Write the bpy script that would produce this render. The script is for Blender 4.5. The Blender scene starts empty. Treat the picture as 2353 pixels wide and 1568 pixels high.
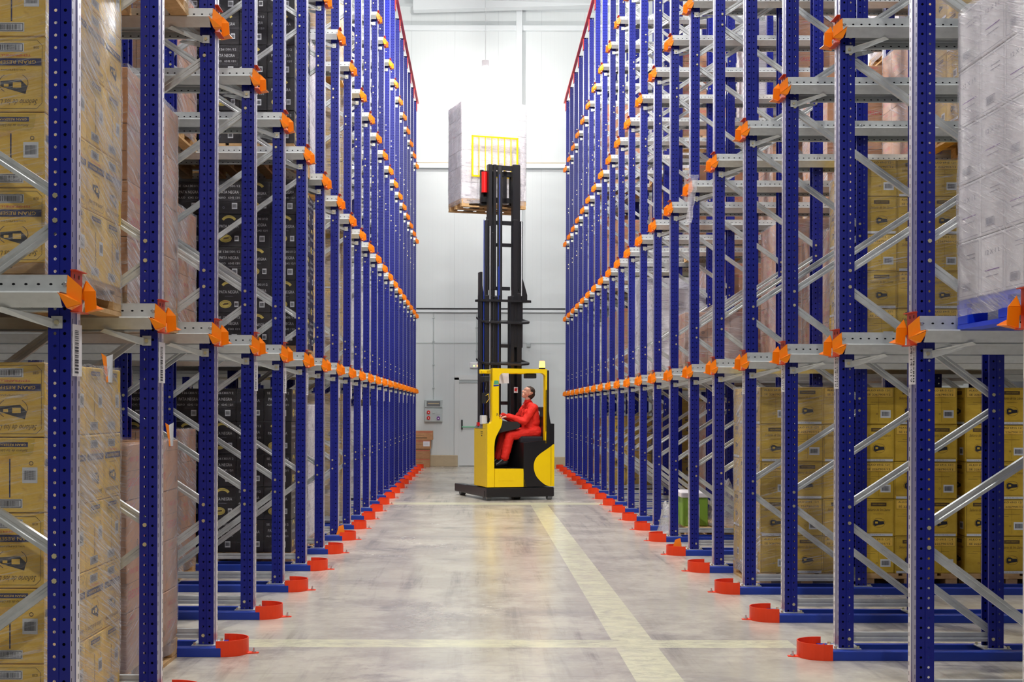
import bpy, bmesh, math, random
from mathutils import Vector, Matrix, noise
R = math.radians
random.seed(7)
C = bpy.context.scene.collection
SC = bpy.context.scene
P = 1.47            # spacing of the rack rows along the aisle
EYE = 1.525

# ------------------------------------------------------------------ materials
class NT:
    def __init__(s, name):
        s.m = bpy.data.materials.new(name); s.m.use_nodes = True
        s.t = s.m.node_tree; s.t.nodes.clear()
        s.out = s.t.nodes.new('ShaderNodeOutputMaterial')
    def n(s, typ, **kw):
        n = s.t.nodes.new('ShaderNode' + typ)
        for k, v in kw.items():
            setattr(n, k, v)
        return n
    def put(s, sock, v):
        if v is None: return
        if isinstance(v, bpy.types.NodeSocket): s.t.links.new(v, sock)
        else:
            if isinstance(v, tuple) and len(v) == 3 and sock.type == 'RGBA': v = v + (1,)
            sock.default_value = v
    def M(s, op, a, b=None, c=None):
        n = s.n('Math', operation=op)
        s.put(n.inputs[0], a); s.put(n.inputs[1], b); s.put(n.inputs[2], c)
        return n.outputs[0]
    def mix(s, f, a, b):
        n = s.n('Mix', data_type='RGBA')
        s.put(n.inputs[0], f); s.put(n.inputs[6], a); s.put(n.inputs[7], b)
        return n.outputs[2]
    def coord(s, kind='Object', scale=None, rot=None):
        c = s.n('TexCoord').outputs[kind]
        if scale or rot:
            mp = s.n('Mapping'); s.put(mp.inputs[0], c)
            if scale: mp.inputs['Scale'].default_value = scale
            if rot: mp.inputs['Rotation'].default_value = rot
            c = mp.outputs[0]
        return c
    def xyz(s, c):
        n = s.n('SeparateXYZ'); s.put(n.inputs[0], c); return n.outputs
    def noise(s, vec, scale=5, detail=3, rough=.5, dist=0):
        n = s.n('TexNoise'); s.put(n.inputs['Vector'], vec)
        n.inputs['Scale'].default_value = scale; n.inputs['Detail'].default_value = detail
        n.inputs['Roughness'].default_value = rough; n.inputs['Distortion'].default_value = dist
        return n.outputs['Fac']
    def ramp(s, f, *stops):
        n = s.n('ValToRGB'); s.put(n.inputs[0], f); e = n.color_ramp.elements
        while len(e) < len(stops): e.new(.5)
        for i, (p, c) in enumerate(stops):
            e[i].position = p
            e[i].color = (c, c, c, 1) if isinstance(c, (int, float)) else tuple(c) + (1,)
        return n.outputs[0]
    def bsdf(s, col, rough=.5, metal=0, spec=.5, coat=0, bump=None, bstr=.3, **kw):
        b = s.n('BsdfPrincipled')
        s.put(b.inputs['Base Color'], col); s.put(b.inputs['Roughness'], rough)
        s.put(b.inputs['Metallic'], metal); b.inputs['Specular IOR Level'].default_value = spec
        b.inputs['Coat Weight'].default_value = coat
        for k, v in kw.items(): s.put(b.inputs[k.replace('_', ' ')], v)
        if bump is not None:
            bp = s.n('Bump'); bp.inputs['Strength'].default_value = bstr
            bp.inputs['Distance'].default_value = .01
            s.put(bp.inputs['Height'], bump); s.put(b.inputs['Normal'], bp.outputs[0])
        return b.outputs[0]
    def mixs(s, f, a, b):
        n = s.n('MixShader'); s.put(n.inputs[0], f); s.put(n.inputs[1], a); s.put(n.inputs[2], b)
        return n.outputs[0]
    def done(s, sh):
        s.put(s.out.inputs[0], sh); return s.m

MAT = {}
def simple(name, col, rough=.5, metal=0, spec=.5, var=.08, nscale=8, **kw):
    t = NT(name)
    n = t.noise(t.coord(), nscale, 4)
    a = tuple(min(1, c * (1 + var)) for c in col); b = tuple(c * (1 - var) for c in col)
    MAT[name] = t.done(t.bsdf(t.mix(n, b, a), rough, metal, spec, **kw))
simple('black_paint', (.012, .012, .014), .35)
simple('black_matt', (.018, .018, .02), .7)
simple('grey_plastic', (.16, .17, .18), .5)
simple('truck_yellow', (.98, .66, .0), .35, var=.02)
simple('guard_red', (.90, .048, .002), .42, var=.12)
simple('bracket_red', (.55, .045, .008), .4)
simple('top_red', (.78, .03, .02), .35)
simple('guide_orange', (1, .25, .0), .4, var=.05)
simple('beam_blue', (.006, .035, .33), .35, var=.2)
simple('pallet_blue', (.005, .05, .75), .4, var=.1)
simple('zinc', (.75, .68, .42), .3, .8)
simple('steel', (.62, .64, .66), .3, .9)
simple('paper', (.85, .82, .86), .6, var=.02)
simple('ink', (.02, .02, .03), .6)
simple('ink_blue', (.01, .014, .10), .55)
simple('ink_red', (.62, .03, .05), .6)
simple('ink_white', (.62, .63, .66), .6)
simple('ink_grey', (.28, .28, .36), .6)
simple('ink_brown', (.10, .06, .02), .6)
simple('gold', (.66, .52, .12), .4)
simple('barcode_paper', (.70, .72, .76), .6)
simple('overall_red', (.80, .018, .008), .75, var=.12, nscale=14)
simple('skin', (.75, .38, .28), .5, var=.05)
simple('hair', (.045, .025, .015), .5)
simple('shoe', (.015, .015, .02), .35)
simple('seat_cloth', (.02, .018, .025), .85)
simple('door_paint', (.72, .74, .74), .4, var=.01)
simple('trim_paint', (.74, .78, .80), .35, var=.01)
simple('outer_wall', (.10, .10, .11), .7)
simple('kerb', (.52, .42, .28), .8, var=.15)
simple('cabinet_grey', (.50, .55, .55), .4, var=.02)
simple('socket_red', (.75, .01, .01), .3)
simple('green_bar', (.10, .40, .22), .3)
simple('crate_green', (.22, .40, .04), .5)
simple('violet', (.20, .05, .35), .4)

def steelm(name, painted_holes=False):
    t = NT(name); c = t.coord()
    n = t.noise(c, 30, 3); v = t.noise(t.coord(scale=(1, 1, 6)), 4, 3)
    col = t.mix(n, (.50, .52, .52), (.66, .68, .68))
    col = t.mix(t.ramp(v, (.45, 0), (.75, .35)), col, (.78, .80, .80))
    sh = t.bsdf(col, t.ramp(n, (.3, .38), (.7, .5)), .55)
    if painted_holes:
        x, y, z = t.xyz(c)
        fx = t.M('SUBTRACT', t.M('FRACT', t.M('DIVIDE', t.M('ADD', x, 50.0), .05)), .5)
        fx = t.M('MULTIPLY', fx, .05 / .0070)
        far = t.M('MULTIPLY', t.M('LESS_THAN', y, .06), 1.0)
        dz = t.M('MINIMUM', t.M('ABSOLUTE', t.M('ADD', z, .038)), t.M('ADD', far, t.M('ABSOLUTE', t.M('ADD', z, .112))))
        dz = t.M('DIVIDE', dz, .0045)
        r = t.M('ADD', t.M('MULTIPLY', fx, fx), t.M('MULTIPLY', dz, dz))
        sh = t.mixs(t.M('LESS_THAN', r, 1.0), sh, t.bsdf((.01, .01, .012), .9, 0, 0))  # holes are not cut; their shaded inside is painted on as dark spots
    MAT[name] = t.done(sh)
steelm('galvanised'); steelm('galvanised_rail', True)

def upright(name, kind):
    t = NT(name); c = t.coord(); x, y, z = t.xyz(c)
    n = t.noise(c, 3, 5)
    col = t.mix(n, (.004, .008, .17), (.007, .014, .26))
    sc = t.ramp(t.noise(t.coord(scale=(1, 1, .25)), 26, 4, .7), (.68, 0), (.72, .5))
    col = t.mix(sc, col, (.08, .09, .2))
    sh = t.bsdf(col, .35, 0, .4, coat=.1)
    if kind != 'side':
        fr = t.n('Fresnel'); fr.inputs[0].default_value = 2.15
        g = t.n('BsdfGlossy'); g.inputs['Roughness'].default_value = .42; g.inputs['Color'].default_value = (.9, .9, .95, 1)
        sh = t.mixs(fr.outputs[0], t.bsdf(t.mix(.25, col, (.16, .17, .26)), .35, 0, .4), g.outputs[0])
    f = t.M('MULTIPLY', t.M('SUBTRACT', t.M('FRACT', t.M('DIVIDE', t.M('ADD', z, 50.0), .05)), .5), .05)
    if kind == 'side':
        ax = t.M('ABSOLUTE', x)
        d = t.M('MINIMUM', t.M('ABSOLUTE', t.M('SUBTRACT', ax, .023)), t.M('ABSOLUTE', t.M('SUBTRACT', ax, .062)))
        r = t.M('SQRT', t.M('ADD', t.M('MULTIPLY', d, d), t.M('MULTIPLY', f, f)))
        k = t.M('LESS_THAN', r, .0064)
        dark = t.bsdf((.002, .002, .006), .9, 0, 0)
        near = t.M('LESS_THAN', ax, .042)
        hole = t.mixs(near, t.n('BsdfTransparent').outputs[0], dark)  # inner holes painted dark for the shade inside, outer ones see-through
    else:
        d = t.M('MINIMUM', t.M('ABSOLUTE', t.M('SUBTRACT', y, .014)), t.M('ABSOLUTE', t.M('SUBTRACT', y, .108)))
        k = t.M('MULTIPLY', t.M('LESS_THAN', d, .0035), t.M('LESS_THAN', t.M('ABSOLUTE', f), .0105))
        hole = t.bsdf((.002, .002, .006), .9, 0, 0)  # slots stay uncut, with the shade inside them painted on
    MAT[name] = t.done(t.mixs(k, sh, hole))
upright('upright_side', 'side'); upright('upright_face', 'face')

def carton(name, a, b, rough=.6, ns=5, dark=None):
    t = NT(name); c = t.coord()
    oi = t.n('ObjectInfo').outputs['Random']
    n = t.noise(t.coord(scale=(1, 1, 2)), ns, 5, .6, .6)
    col = t.mix(t.ramp(n, (.3, 0), (.7, 1)), a, b)
    if dark: col = t.mix(t.ramp(t.noise(c, 9, 4, .7), (.6, 0), (.68, .35)), col, dark)
    hs = t.n('HueSaturation'); t.put(hs.inputs['Color'], col)
    t.put(hs.inputs['Value'], t.M('ADD', t.M('MULTIPLY', oi, .22), .88))
    MAT[name] = t.done(t.bsdf(hs.outputs[0], rough, bump=t.noise(c, 40, 2), bstr=.08))
carton('carton_yellow', (.76, .45, .045), (.92, .63, .12), ns=6, dark=(.45, .17, .03))
carton('carton_ochre', (.56, .35, .022), (.72, .48, .05), ns=6)
carton('carton_black', (.011, .010, .013), (.022, .019, .022), .4)
carton('carton_brown', (.44, .20, .085), (.56, .28, .13))
carton('carton_white', (.74, .72, .76), (.88, .86, .90))
carton('wood', (.52, .30, .12), (.72, .46, .22), .75, 14)

def film(name, tint, lo, hi, rot, sh=0, gl=.07):
    t = NT(name)
    c = t.coord('Object', (1, 1, 1), (rot, rot * .4, 0))
    mp = t.n('Mapping'); t.put(mp.inputs[0], c); mp.inputs['Scale'].default_value = (2.0, 2.0, 55)
    n1 = t.noise(mp.outputs[0], 1.6, 5, .65, .8)
    n2 = t.noise(t.coord(), 2.2, 3, .5, .4)
    h = t.M('ADD', t.M('MULTIPLY', n1, .8), t.M('MULTIPLY', n2, .5))
    f = t.ramp(n1, (.44 - sh, lo), (.58 - sh, hi * .6), (.68 - sh, min(1, hi + .35)))  # white streaks: film creases, with their glints put into the colour
    f = t.M('MULTIPLY', f, t.ramp(n2, (.35, .35), (.65, 1.0)))
    body = t.bsdf(tint, .16, 0, .9, bump=h, bstr=1.0)
    g = t.n('BsdfGlossy'); g.inputs['Roughness'].default_value = .12
    bp = t.n('Bump'); bp.inputs['Strength'].default_value = 1; bp.inputs['Distance'].default_value = .02
    t.put(bp.inputs['Height'], h); t.put(g.inputs['Normal'], bp.outputs[0])
    lay = t.mixs(gl, t.n('BsdfTransparent').outputs[0], g.outputs[0])
    MAT[name] = t.done(t.mixs(f, lay, body))
film('film_clear', (.80, .80, .84), .03, .30, .45)
film('film_thick', (.80, .77, .82), .38, .80, -.35)
film('film_streak', (.84, .84, .88), .30, .85, .35, .06)
film('film_heap', (.82, .82, .86), .45, .95, .8, .05)
film('film_smoke', (.25, .25, .30), .0, .06, .12, 0, .025)

def floor_mat():
    t = NT('concrete_floor'); c = t.coord(); x, y, z = t.xyz(c)
    n = t.noise(c, .55, 6, .62, .4)
    s = t.noise(t.coord(scale=(1.0, 2.2, 1)), .7, 7, .62, .35)
    fine = t.noise(c, 14, 4, .6)
    col = t.mix(t.ramp(n, (.32, 0), (.66, 1)), (.36, .325, .29), (.62, .575, .48))
    col = t.mix(t.ramp(s, (.52, 0), (.72, .55)), col, (.27, .25, .26))
    col = t.mix(t.ramp(fine, (.35, .0), (.8, .25)), col, (.62, .60, .54))
    # tyre marks running along the aisle and drier patches
    ty = t.noise(t.coord(scale=(7, .30, 1), rot=(0, 0, .05)), 1.0, 6, .7, .3)
    msk = t.ramp(t.noise(t.coord(scale=(1, .7, 1)), .45, 3), (.42, 0), (.56, 1))
    col = t.mix(t.M('MULTIPLY', t.ramp(ty, (.50, 0), (.66, .62)), msk), col, (.20, .18, .18))
    bl = t.noise(t.coord(scale=(1, .8, 1)), 1.5, 8, .68, .1)
    col = t.mix(t.ramp(bl, (.46, 0), (.60, .55)), col, (.74, .69, .58))
    col = t.mix(t.ramp(t.noise(t.coord(), .9, 8, .7, .2), (.58, 0), (.66, .5)), col, (.19, .18, .19))
    sx = t.noise(t.coord(scale=(.5, 9, 1)), 2.0, 5, .7)
    col = t.mix(t.ramp(sx, (.56, 0), (.70, .35)), col, (.30, .27, .27))
    # worn pale yellow floor lines
    def band(v, a, b):
        return t.M('MULTIPLY', t.M('GREATER_THAN', v, a), t.M('LESS_THAN', v, b))
    xs = t.M('ADD', x, t.M('MULTIPLY', y, .0045))
    m1 = t.M('MULTIPLY', band(xs, .915, 1.185), band(y, 3.0, 21.6))
    m2 = t.M('MULTIPLY', band(y, 8.67, 8.96), band(x, -2.6, 2.04))
    m3 = t.M('MULTIPLY', band(y, 21.6, 22.1), band(x, -1.62, 2.1))
    m = t.M('MAXIMUM', m1, t.M('MAXIMUM', m2, m3))
    wear = t.ramp(t.noise(t.coord(scale=(1, 1.6, 1)), 5.5, 7, .75, .7), (.40, .95), (.60, .35))
    col = t.mix(t.M('MULTIPLY', t.M('MAXIMUM', t.M('MULTIPLY', m, wear), t.M('MULTIPLY', m3, .85)), 1.0), col, (.80, .78, .54))
    r = t.ramp(n, (.3, .24), (.7, .12))
    r = t.M('ADD', r, t.M('MULTIPLY', fine, .08))
    MAT['concrete_floor'] = t.done(t.bsdf(col, r, 0, .5, bump=t.noise(c, 3, 4), bstr=.05))
floor_mat()
def wall_mat():
    t = NT('wall_panel'); c = t.coord(); x, y, z = t.xyz(c)
    f = t.M('FRACT', t.M('DIVIDE', t.M('ADD', x, 50.13), 1.15))
    seam = t.M('LESS_THAN', f, .011)
    f2 = t.M('FRACT', t.M('DIVIDE', t.M('ADD', x, 50.13), .115))
    rib = t.M('MULTIPLY', t.M('LESS_THAN', f2, .05), .30)
    n = t.noise(c, .6, 3)
    col = t.mix(n, (.66, .70, .71), (.72, .755, .76))
    col = t.mix(t.M('MAXIMUM', t.M('MULTIPLY', seam, .45), t.M('MULTIPLY', rib, .35)), col, (.42, .45, .47))
    MAT['wall_panel'] = t.done(t.bsdf(col, .4, 0, .4))
wall_mat()
def emis(name, col, st):
    t = NT(name); e = t.n('Emission'); e.inputs[0].default_value = tuple(col) + (1,); e.inputs[1].default_value = st
    MAT[name] = t.done(e.outputs[0])
emis('lamp_glow', (1, .98, .93), 10); emis('beacon_glow', (1, .42, .04), 9)
emis('led_green', (.5, 1, .2), 3); emis('led_orange', (1, .35, .1), 4)

# ------------------------------------------------------------------ mesh builder
class MB:
    def __init__(s): s.v = []; s.f = []; s.m = []; s.mats = []
    def mi(s, m):
        if m not in s.mats: s.mats.append(m)
        return s.mats.index(m)
    def face(s, pts, m):
        b = len(s.v); s.v += [tuple(p) for p in pts]; s.f.append(tuple(range(b, b + len(pts)))); s.m.append(s.mi(m))
    def raw(s, vs, fs, m):
        b = len(s.v); s.v += [tuple(p) for p in vs]; k = s.mi(m)
        for f in fs: s.f.append(tuple(b + i for i in f)); s.m.append(k)
    def box(s, x0, x1, y0, y1, z0, z1, m, bev=0):
        if bev:
            b = bev; pr = [(x0 + b, y0), (x1 - b, y0), (x1, y0 + b), (x1, y1 - b), (x1 - b, y1), (x0 + b, y1), (x0, y1 - b), (x0, y0 + b)]
            def sh(k, q): return [(min(max(x, x0 + k), x1 - k), min(max(y, y0 + k), y1 - k), q) for x, y in pr]
            rings = [sh(b, z0), sh(0, z0 + b), sh(0, z1 - b), sh(b, z1)]
            vs = [p for r_ in rings for p in r_]; fs = []
            for j in range(3):
                for i in range(8): fs.append((j * 8 + i, j * 8 + (i + 1) % 8, (j + 1) * 8 + (i + 1) % 8, (j + 1) * 8 + i))
            fs.append(tuple(range(7, -1, -1))); fs.append(tuple(range(24, 32))); s.raw(vs, fs, m); return
        vs = [(x, y, z) for x in (x0, x1) for y in (y0, y1) for z in (z0, z1)]
        s.raw(vs, [(0, 1, 3, 2), (4, 6, 7, 5), (0, 4, 5, 1), (2, 3, 7, 6), (0, 2, 6, 4), (1, 5, 7, 3)], m)
    def plate(s, pts, t, m):
        p = [Vector(q) for q in pts]; n = (p[1] - p[0]).cross(p[2] - p[0]).normalized() * t
        k = len(p); vs = p + [q + n for q in p]
        s.raw(vs, [tuple(range(k - 1, -1, -1)), tuple(range(k, 2 * k))] + [(i, (i + 1) % k, k + (i + 1) % k, k + i) for i in range(k)], m)
    def prism(s, prof, fn, a, b, m):
        k = len(prof); vs = [fn(u, v, a) for u, v in prof] + [fn(u, v, b) for u, v in prof]
        s.raw(vs, [tuple(range(k - 1, -1, -1)), tuple(range(k, 2 * k))] + [(i, (i + 1) % k, k + (i + 1) % k, k + i) for i in range(k)], m)
    def sheet(s, path, t, fn, a, b, mfun):
        off = []
        for i, q in enumerate(path):
            ds = []
            if i > 0: ds.append((Vector(q) - Vector(path[i - 1])).normalized())
            if i < len(path) - 1: ds.append((Vector(path[i + 1]) - Vector(q)).normalized())
            ns = [Vector((-d.y, d.x)) for d in ds]; n = sum(ns, Vector((0, 0))).normalized()
            off.append(Vector(q) + n * (t / max(.4, n.dot(ns[0]))))
        for i in range(len(path) - 1):
            p0, p1, o0, o1 = path[i], path[i + 1], off[i], off[i + 1]; m = mfun(p0, p1)
            s.face([fn(*p0, a), fn(*p1, a), fn(*p1, b), fn(*p0, b)], m)
            s.face([fn(*o0, a), fn(*o0, b), fn(*o1, b), fn(*o1, a)], m)
            s.face([fn(*p0, b), fn(*p1, b), fn(*o1, b), fn(*o0, b)], m)
            s.face([fn(*p0, a), fn(*o0, a), fn(*o1, a), fn(*p1, a)], m)
        for i in (0, -1):
            s.face([fn(*path[i], a), fn(*path[i], b), fn(*off[i], b), fn(*off[i], a)], mfun(path[0], path[1]) if i == 0 else mfun(path[-2], path[-1]))
    def cyl(s, p0, p1, r0, m, r1=None, seg=14):
        p0, p1 = Vector(p0), Vector(p1); r1 = r0 if r1 is None else r1
        d = (p1 - p0).normalized(); u = d.orthogonal().normalized(); w = d.cross(u)
        vs = []
        for p, r in ((p0, r0), (p1, r1)):
            for i in range(seg):
                a = 2 * math.pi * i / seg; vs.append(p + (u * math.cos(a) + w * math.sin(a)) * r)
        s.raw(vs, [tuple(range(seg - 1, -1, -1)), tuple(range(seg, 2 * seg))] + [(i, (i + 1) % seg, seg + (i + 1) % seg, seg + i) for i in range(seg)], m)
    def ball(s, c, r, m, seg=12, sc=(1, 1, 1)):
        vs = [(c[0], c[1], c[2] + r * sc[2])]; fs = []; rg = seg // 2
        for j in range(1, rg):
            th = math.pi * j / rg
            for i in range(seg):
                ph = 2 * math.pi * i / seg
                vs.append((c[0] + r * sc[0] * math.sin(th) * math.cos(ph), c[1] + r * sc[1] * math.sin(th) * math.sin(ph), c[2] + r * sc[2] * math.cos(th)))
        vs.append((c[0], c[1], c[2] - r * sc[2])); L = len(vs) - 1
        for i in range(seg): fs.append((0, 1 + i, 1 + (i + 1) % seg))
        for j in range(rg - 2):
            for i in range(seg):
                a = 1 + j * seg; fs.append((a + i, a + seg + i, a + seg + (i + 1) % seg, a + (i + 1) % seg))
        a = 1 + (rg - 2) * seg
        for i in range(seg): fs.append((a + i, L, a + (i + 1) % seg))
        s.raw(vs, fs, m)
    def tube(s, pts, r, m, seg=8):
        for a, b in zip(pts[:-1], pts[1:]): s.cyl(a, b, r, m, seg=seg)
        for p in pts[1:-1]: s.ball(p, r, m, 8)
    def mesh(s, name, smooth=False):
        me = bpy.data.meshes.new(name); me.from_pydata(s.v, [], s.f)
        for m in s.mats: me.materials.append(MAT[m])
        me.polygons.foreach_set('material_index', s.m)
        bm = bmesh.new(); bm.from_mesh(me); bmesh.ops.recalc_face_normals(bm, faces=bm.faces); bm.to_mesh(me); bm.free()
        if smooth: me.polygons.foreach_set('use_smooth', [True] * len(me.polygons))
        me.update(); return me
    def build(s, name, parent=None, loc=(0, 0, 0), rz=0, smooth=False):
        return obj(name, s.mesh(name, smooth), parent, loc, rz)

def obj(name, me, parent=None, loc=(0, 0, 0), rz=0):
    o = bpy.data.objects.new(name, me); C.objects.link(o); o.location = loc; o.rotation_euler.z = rz
    if parent: o.parent = parent
    return o
def tag(o, label=None, cat=None, group=None, kind=None):
    if label: o['label'] = label
    if cat: o['category'] = cat
    if group: o['group'] = group
    if kind: o['kind'] = kind
    return o
def thing(name, label, cat, loc=(0, 0, 0), rz=0, group=None):
    o = bpy.data.objects.new(name, None); C.objects.link(o); o.location = loc; o.rotation_euler.z = rz
    o.empty_display_size = .1
    return tag(o, label, cat, group)
def struct(name, mb, loc=(0, 0, 0), parent=None):
    o = mb.build(name, parent, loc); o['kind'] = 'structure'; return o

_tx = {}
def text2d(s, shear=0):
    k = (s, shear)
    if k not in _tx:
        cu = bpy.data.curves.new('t', 'FONT'); cu.body = s; cu.size = 1; cu.shear = shear; cu.resolution_u = 2
        cu.align_x = 'CENTER'; cu.align_y = 'CENTER'
        o = bpy.data.objects.new('t', cu); C.objects.link(o)
        dg = bpy.context.evaluated_depsgraph_get(); me = bpy.data.meshes.new_from_object(o.evaluated_get(dg))
        _tx[k] = ([tuple(v.co) for v in me.vertices], [tuple(p.vertices) for p in me.polygons])
        xs = [v[0] for v in _tx[k][0]]; _tx[k] += (max(xs) - min(xs),)
        bpy.data.objects.remove(o); bpy.data.curves.remove(cu); bpy.data.meshes.remove(me)
    return _tx[k]
class Face:
    """a printed rectangle: centre o, unit vectors u (right), v (up), n (outward)"""
    def __init__(s, mb, o, u, v, w, h):
        s.mb = mb; s.o = Vector(o); s.u = Vector(u); s.v = Vector(v); s.n = s.u.cross(s.v); s.w = w; s.h = h
    def p(s, a, b, k=1): return s.o + s.u * a + s.v * b + s.n * (.0009 * k)
    def rect(s, a, b, w, h, m, k=1): s.mb.face([s.p(a - w / 2, b - h / 2, k), s.p(a + w / 2, b - h / 2, k), s.p(a + w / 2, b + h / 2, k), s.p(a - w / 2, b + h / 2, k)], m)
    def text(s, t, a, b, size, m, k=1, rot=0, shear=0, width=None):
        vs, fs, w = text2d(t, shear); sx = (width / w) if width else size
        c, q = math.cos(rot), math.sin(rot)
        s.mb.raw([s.p(a + x * sx * c - y * size * q, b + x * sx * q + y * size * c, k) for x, y, _ in vs], fs, m)
    def ell(s, a, b, rx, ry, m, k=1, seg=22, a0=0, a1=2 * math.pi, ring=0):
        pts = [(math.cos(a0 + (a1 - a0) * i / seg), math.sin(a0 + (a1 - a0) * i / seg)) for i in range(seg + 1)]
        if ring:
            for (c0, s0), (c1, s1) in zip(pts[:-1], pts[1:]):
                s.mb.face([s.p(a + rx * c0, b + ry * s0, k), s.p(a + rx * c1, b + ry * s1, k), s.p(a + (rx - ring) * c1, b + (ry - ring) * s1, k), s.p(a + (rx - ring) * c0, b + (ry - ring) * s0, k)], m)
        else: s.mb.face([s.p(a + rx * c_, b + ry * s_, k) for c_, s_ in pts[:-1]], m)
    def frame(s, a, b, w, h, t, m, k=1):
        s.rect(a, b + h / 2, w, t, m, k); s.rect(a, b - h / 2, w, t, m, k); s.rect(a - w / 2, b, t, h, m, k); s.rect(a + w / 2, b, t, h, m, k)
    def poly(s, pts, m, k=1): s.mb.face([s.p(a, b, k) for a, b in pts], m)
    def bars(s, a, b, w, h, box=True, pad='barcode_paper', ink='ink'):
        s.rect(a, b, w * 1.15, h * 1.45, pad, 1)
        if box: s.frame(a, b, w * 1.04, h * 1.15, h * .09, ink, 2)
        rnd = random.Random(3); x = a - w * .45
        while x < a + w * .43:
            bw = w * rnd.choice((.012, .02, .03)); s.rect(x + bw / 2, b, bw, h * .86, ink, 2); x += bw + w * rnd.choice((.014, .022))

# ------------------------------------------------------------------ cartons
def d_yellow(f, var):
    w, h = f.w, f.h; q = math.pi
    if var == 0:
        c = .022; a, b = w / 2 - .012, h / 2 - .012
        pts = [(-a + c, -b), (a - c, -b), (a, -b + c), (a, b - c), (a - c, b), (-a + c, b), (-a, b - c), (-a, -b + c)]
        for p0, p1 in zip(pts, pts[1:] + pts[:1]):
            d = Vector((p1[0] - p0[0], p1[1] - p0[1])).normalized() * .0018; nx, ny = -d.y, d.x
            f.poly([p0, p1, (p1[0] + nx, p1[1] + ny), (p0[0] + nx, p0[1] + ny)], 'ink_brown')
        f.bars(-.02, h * .36, .11, .026)
        f.text('038', w * .36, h * .36, .016, 'ink_brown', rot=q)
        f.text('TEMPRANILLO', 0, h * .255, .013, 'ink_red', rot=q, width=w * .55)
        f.rect(0, h * .165, w - .03, .030, 'ink_blue', 2)
        f.text('GRAN RESERVA', 0, h * .165, .020, 'carton_yellow', 3, rot=q, width=w * .72)
        f.text('VALDEPEÑAS', 0, h * .06, .009, 'ink_brown', rot=q, width=w * .4)
        f.ell(0, -h * .12, .062, .045, 'ink_brown', 1, ring=.0028, a0=-.9, a1=.9); f.ell(0, -h * .12, .062, .045, 'ink_brown', 1, ring=.0028, a0=q - .9, a1=q + .9)
        f.poly([(-.055, -.05), (-.02, -.062), (.05, -.082), (.058, -.05), (.03, -.022), (-.055, -.028)], 'ink', 1)
        f.rect(.015, -.045, .035, .022, 'carton_yellow', 2); f.rect(-.03, -.046, .02, .012, 'carton_yellow', 2)
        f.text('Señorio de los Llanos', 0, -h * .37, .034, 'ink_brown', rot=q, shear=.45, width=w * .78)
    else:
        f.poly([(-w * .36, h * .48), (-w * .33, h * .30), (-w * .27, h * .26), (w * .27, h * .26), (w * .33, h * .30), (w * .36, h * .48)], 'carton_ochre', 1)
        f.rect(0, h * .41, w * .5, .020, 'ink_blue', 2); f.text('GRAN RESERVA', 0, h * .41, .013, 'carton_yellow', 3, rot=q, width=w * .44)
        f.text('Señorio de los Llanos', 0, h * .33, .016, 'ink_brown', 2, rot=q, shear=.4, width=w * .5)
        f.rect(-.01, -h * .04, .006, h * .52, 'ink_blue', 1)
        f.bars(w * .28, h * .0, .055, .045, False); f.ell(w * .3, h * .16, .009, .009, 'ink_brown', ring=.003)
        f.bars(-.02, -h * .38, .11, .026)
def d_ochre(f, var):
    w, h = f.w, f.h
    if var == 0:
        f.rect(0, h * .36, w * .9, .075, 'carton_yellow', 1); f.frame(0, h * .36, w * .9, .075, .0016, 'ink_brown', 2)
        f.text('ALKO 6915 12/1', 0, h * .42, .023, 'ink', 2, width=w * .74); f.text('SE 2267901/12', 0, h * .30, .023, 'ink', 2, width=w * .74)
        f.rect(-w * .0, -h * .1, .0015, h * .66, 'ink_brown'); f.rect(0, h * .1, w * .5, .002, 'ink_brown'); f.rect(-w * .25, h * .04, w * .3, .0018, 'ink_brown')
        f.bars(w * .22, -h * .22, .075, .045, False); f.ell(-w * .06, -h * .22, .008, .008, 'ink_brown', ring=.0025)
        f.frame(0, 0, w - .012, h - .012, .0016, 'ink_brown', 1)
    else:
        f.frame(0, .01, w - .02, h - .04, .0018, 'ink_brown', 1)
        f.rect(-w * .0, h * .36, w * .5, .030, 'ink_brown', 2); f.text('GRAN RESERVA', 0, h * .36, .013, 'carton_ochre', 3, width=w * .4)
        f.text('Señorio de los Llanos', 0, h * .21, .034, 'ink_brown', 1, shear=.45, width=w * .74)
        f.text('VALDEPEÑAS', 0, h * .10, .009, 'ink_brown', 1, width=w * .34)
        f.ell(0, -h * .14, .055, .040, 'ink_brown', 1, ring=.0022)
        f.poly([(-.045, -.03), (-.03, -.018), (-.01, -.02), (.01, -.03), (.045, -.03), (.048, -.055), (.0, -.062), (-.03, -.072), (-.045, -.06)], 'ink', 1)
        f.rect(-.018, -.042, .022, .016, 'carton_ochre', 2)
        f.rect(0, -h * .465, w * .9, .020, 'barcode_paper', 2); f.text('12 X 75 CL', 0, -h * .465, .011, 'ink_grey', 3, width=w * .4)
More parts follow.
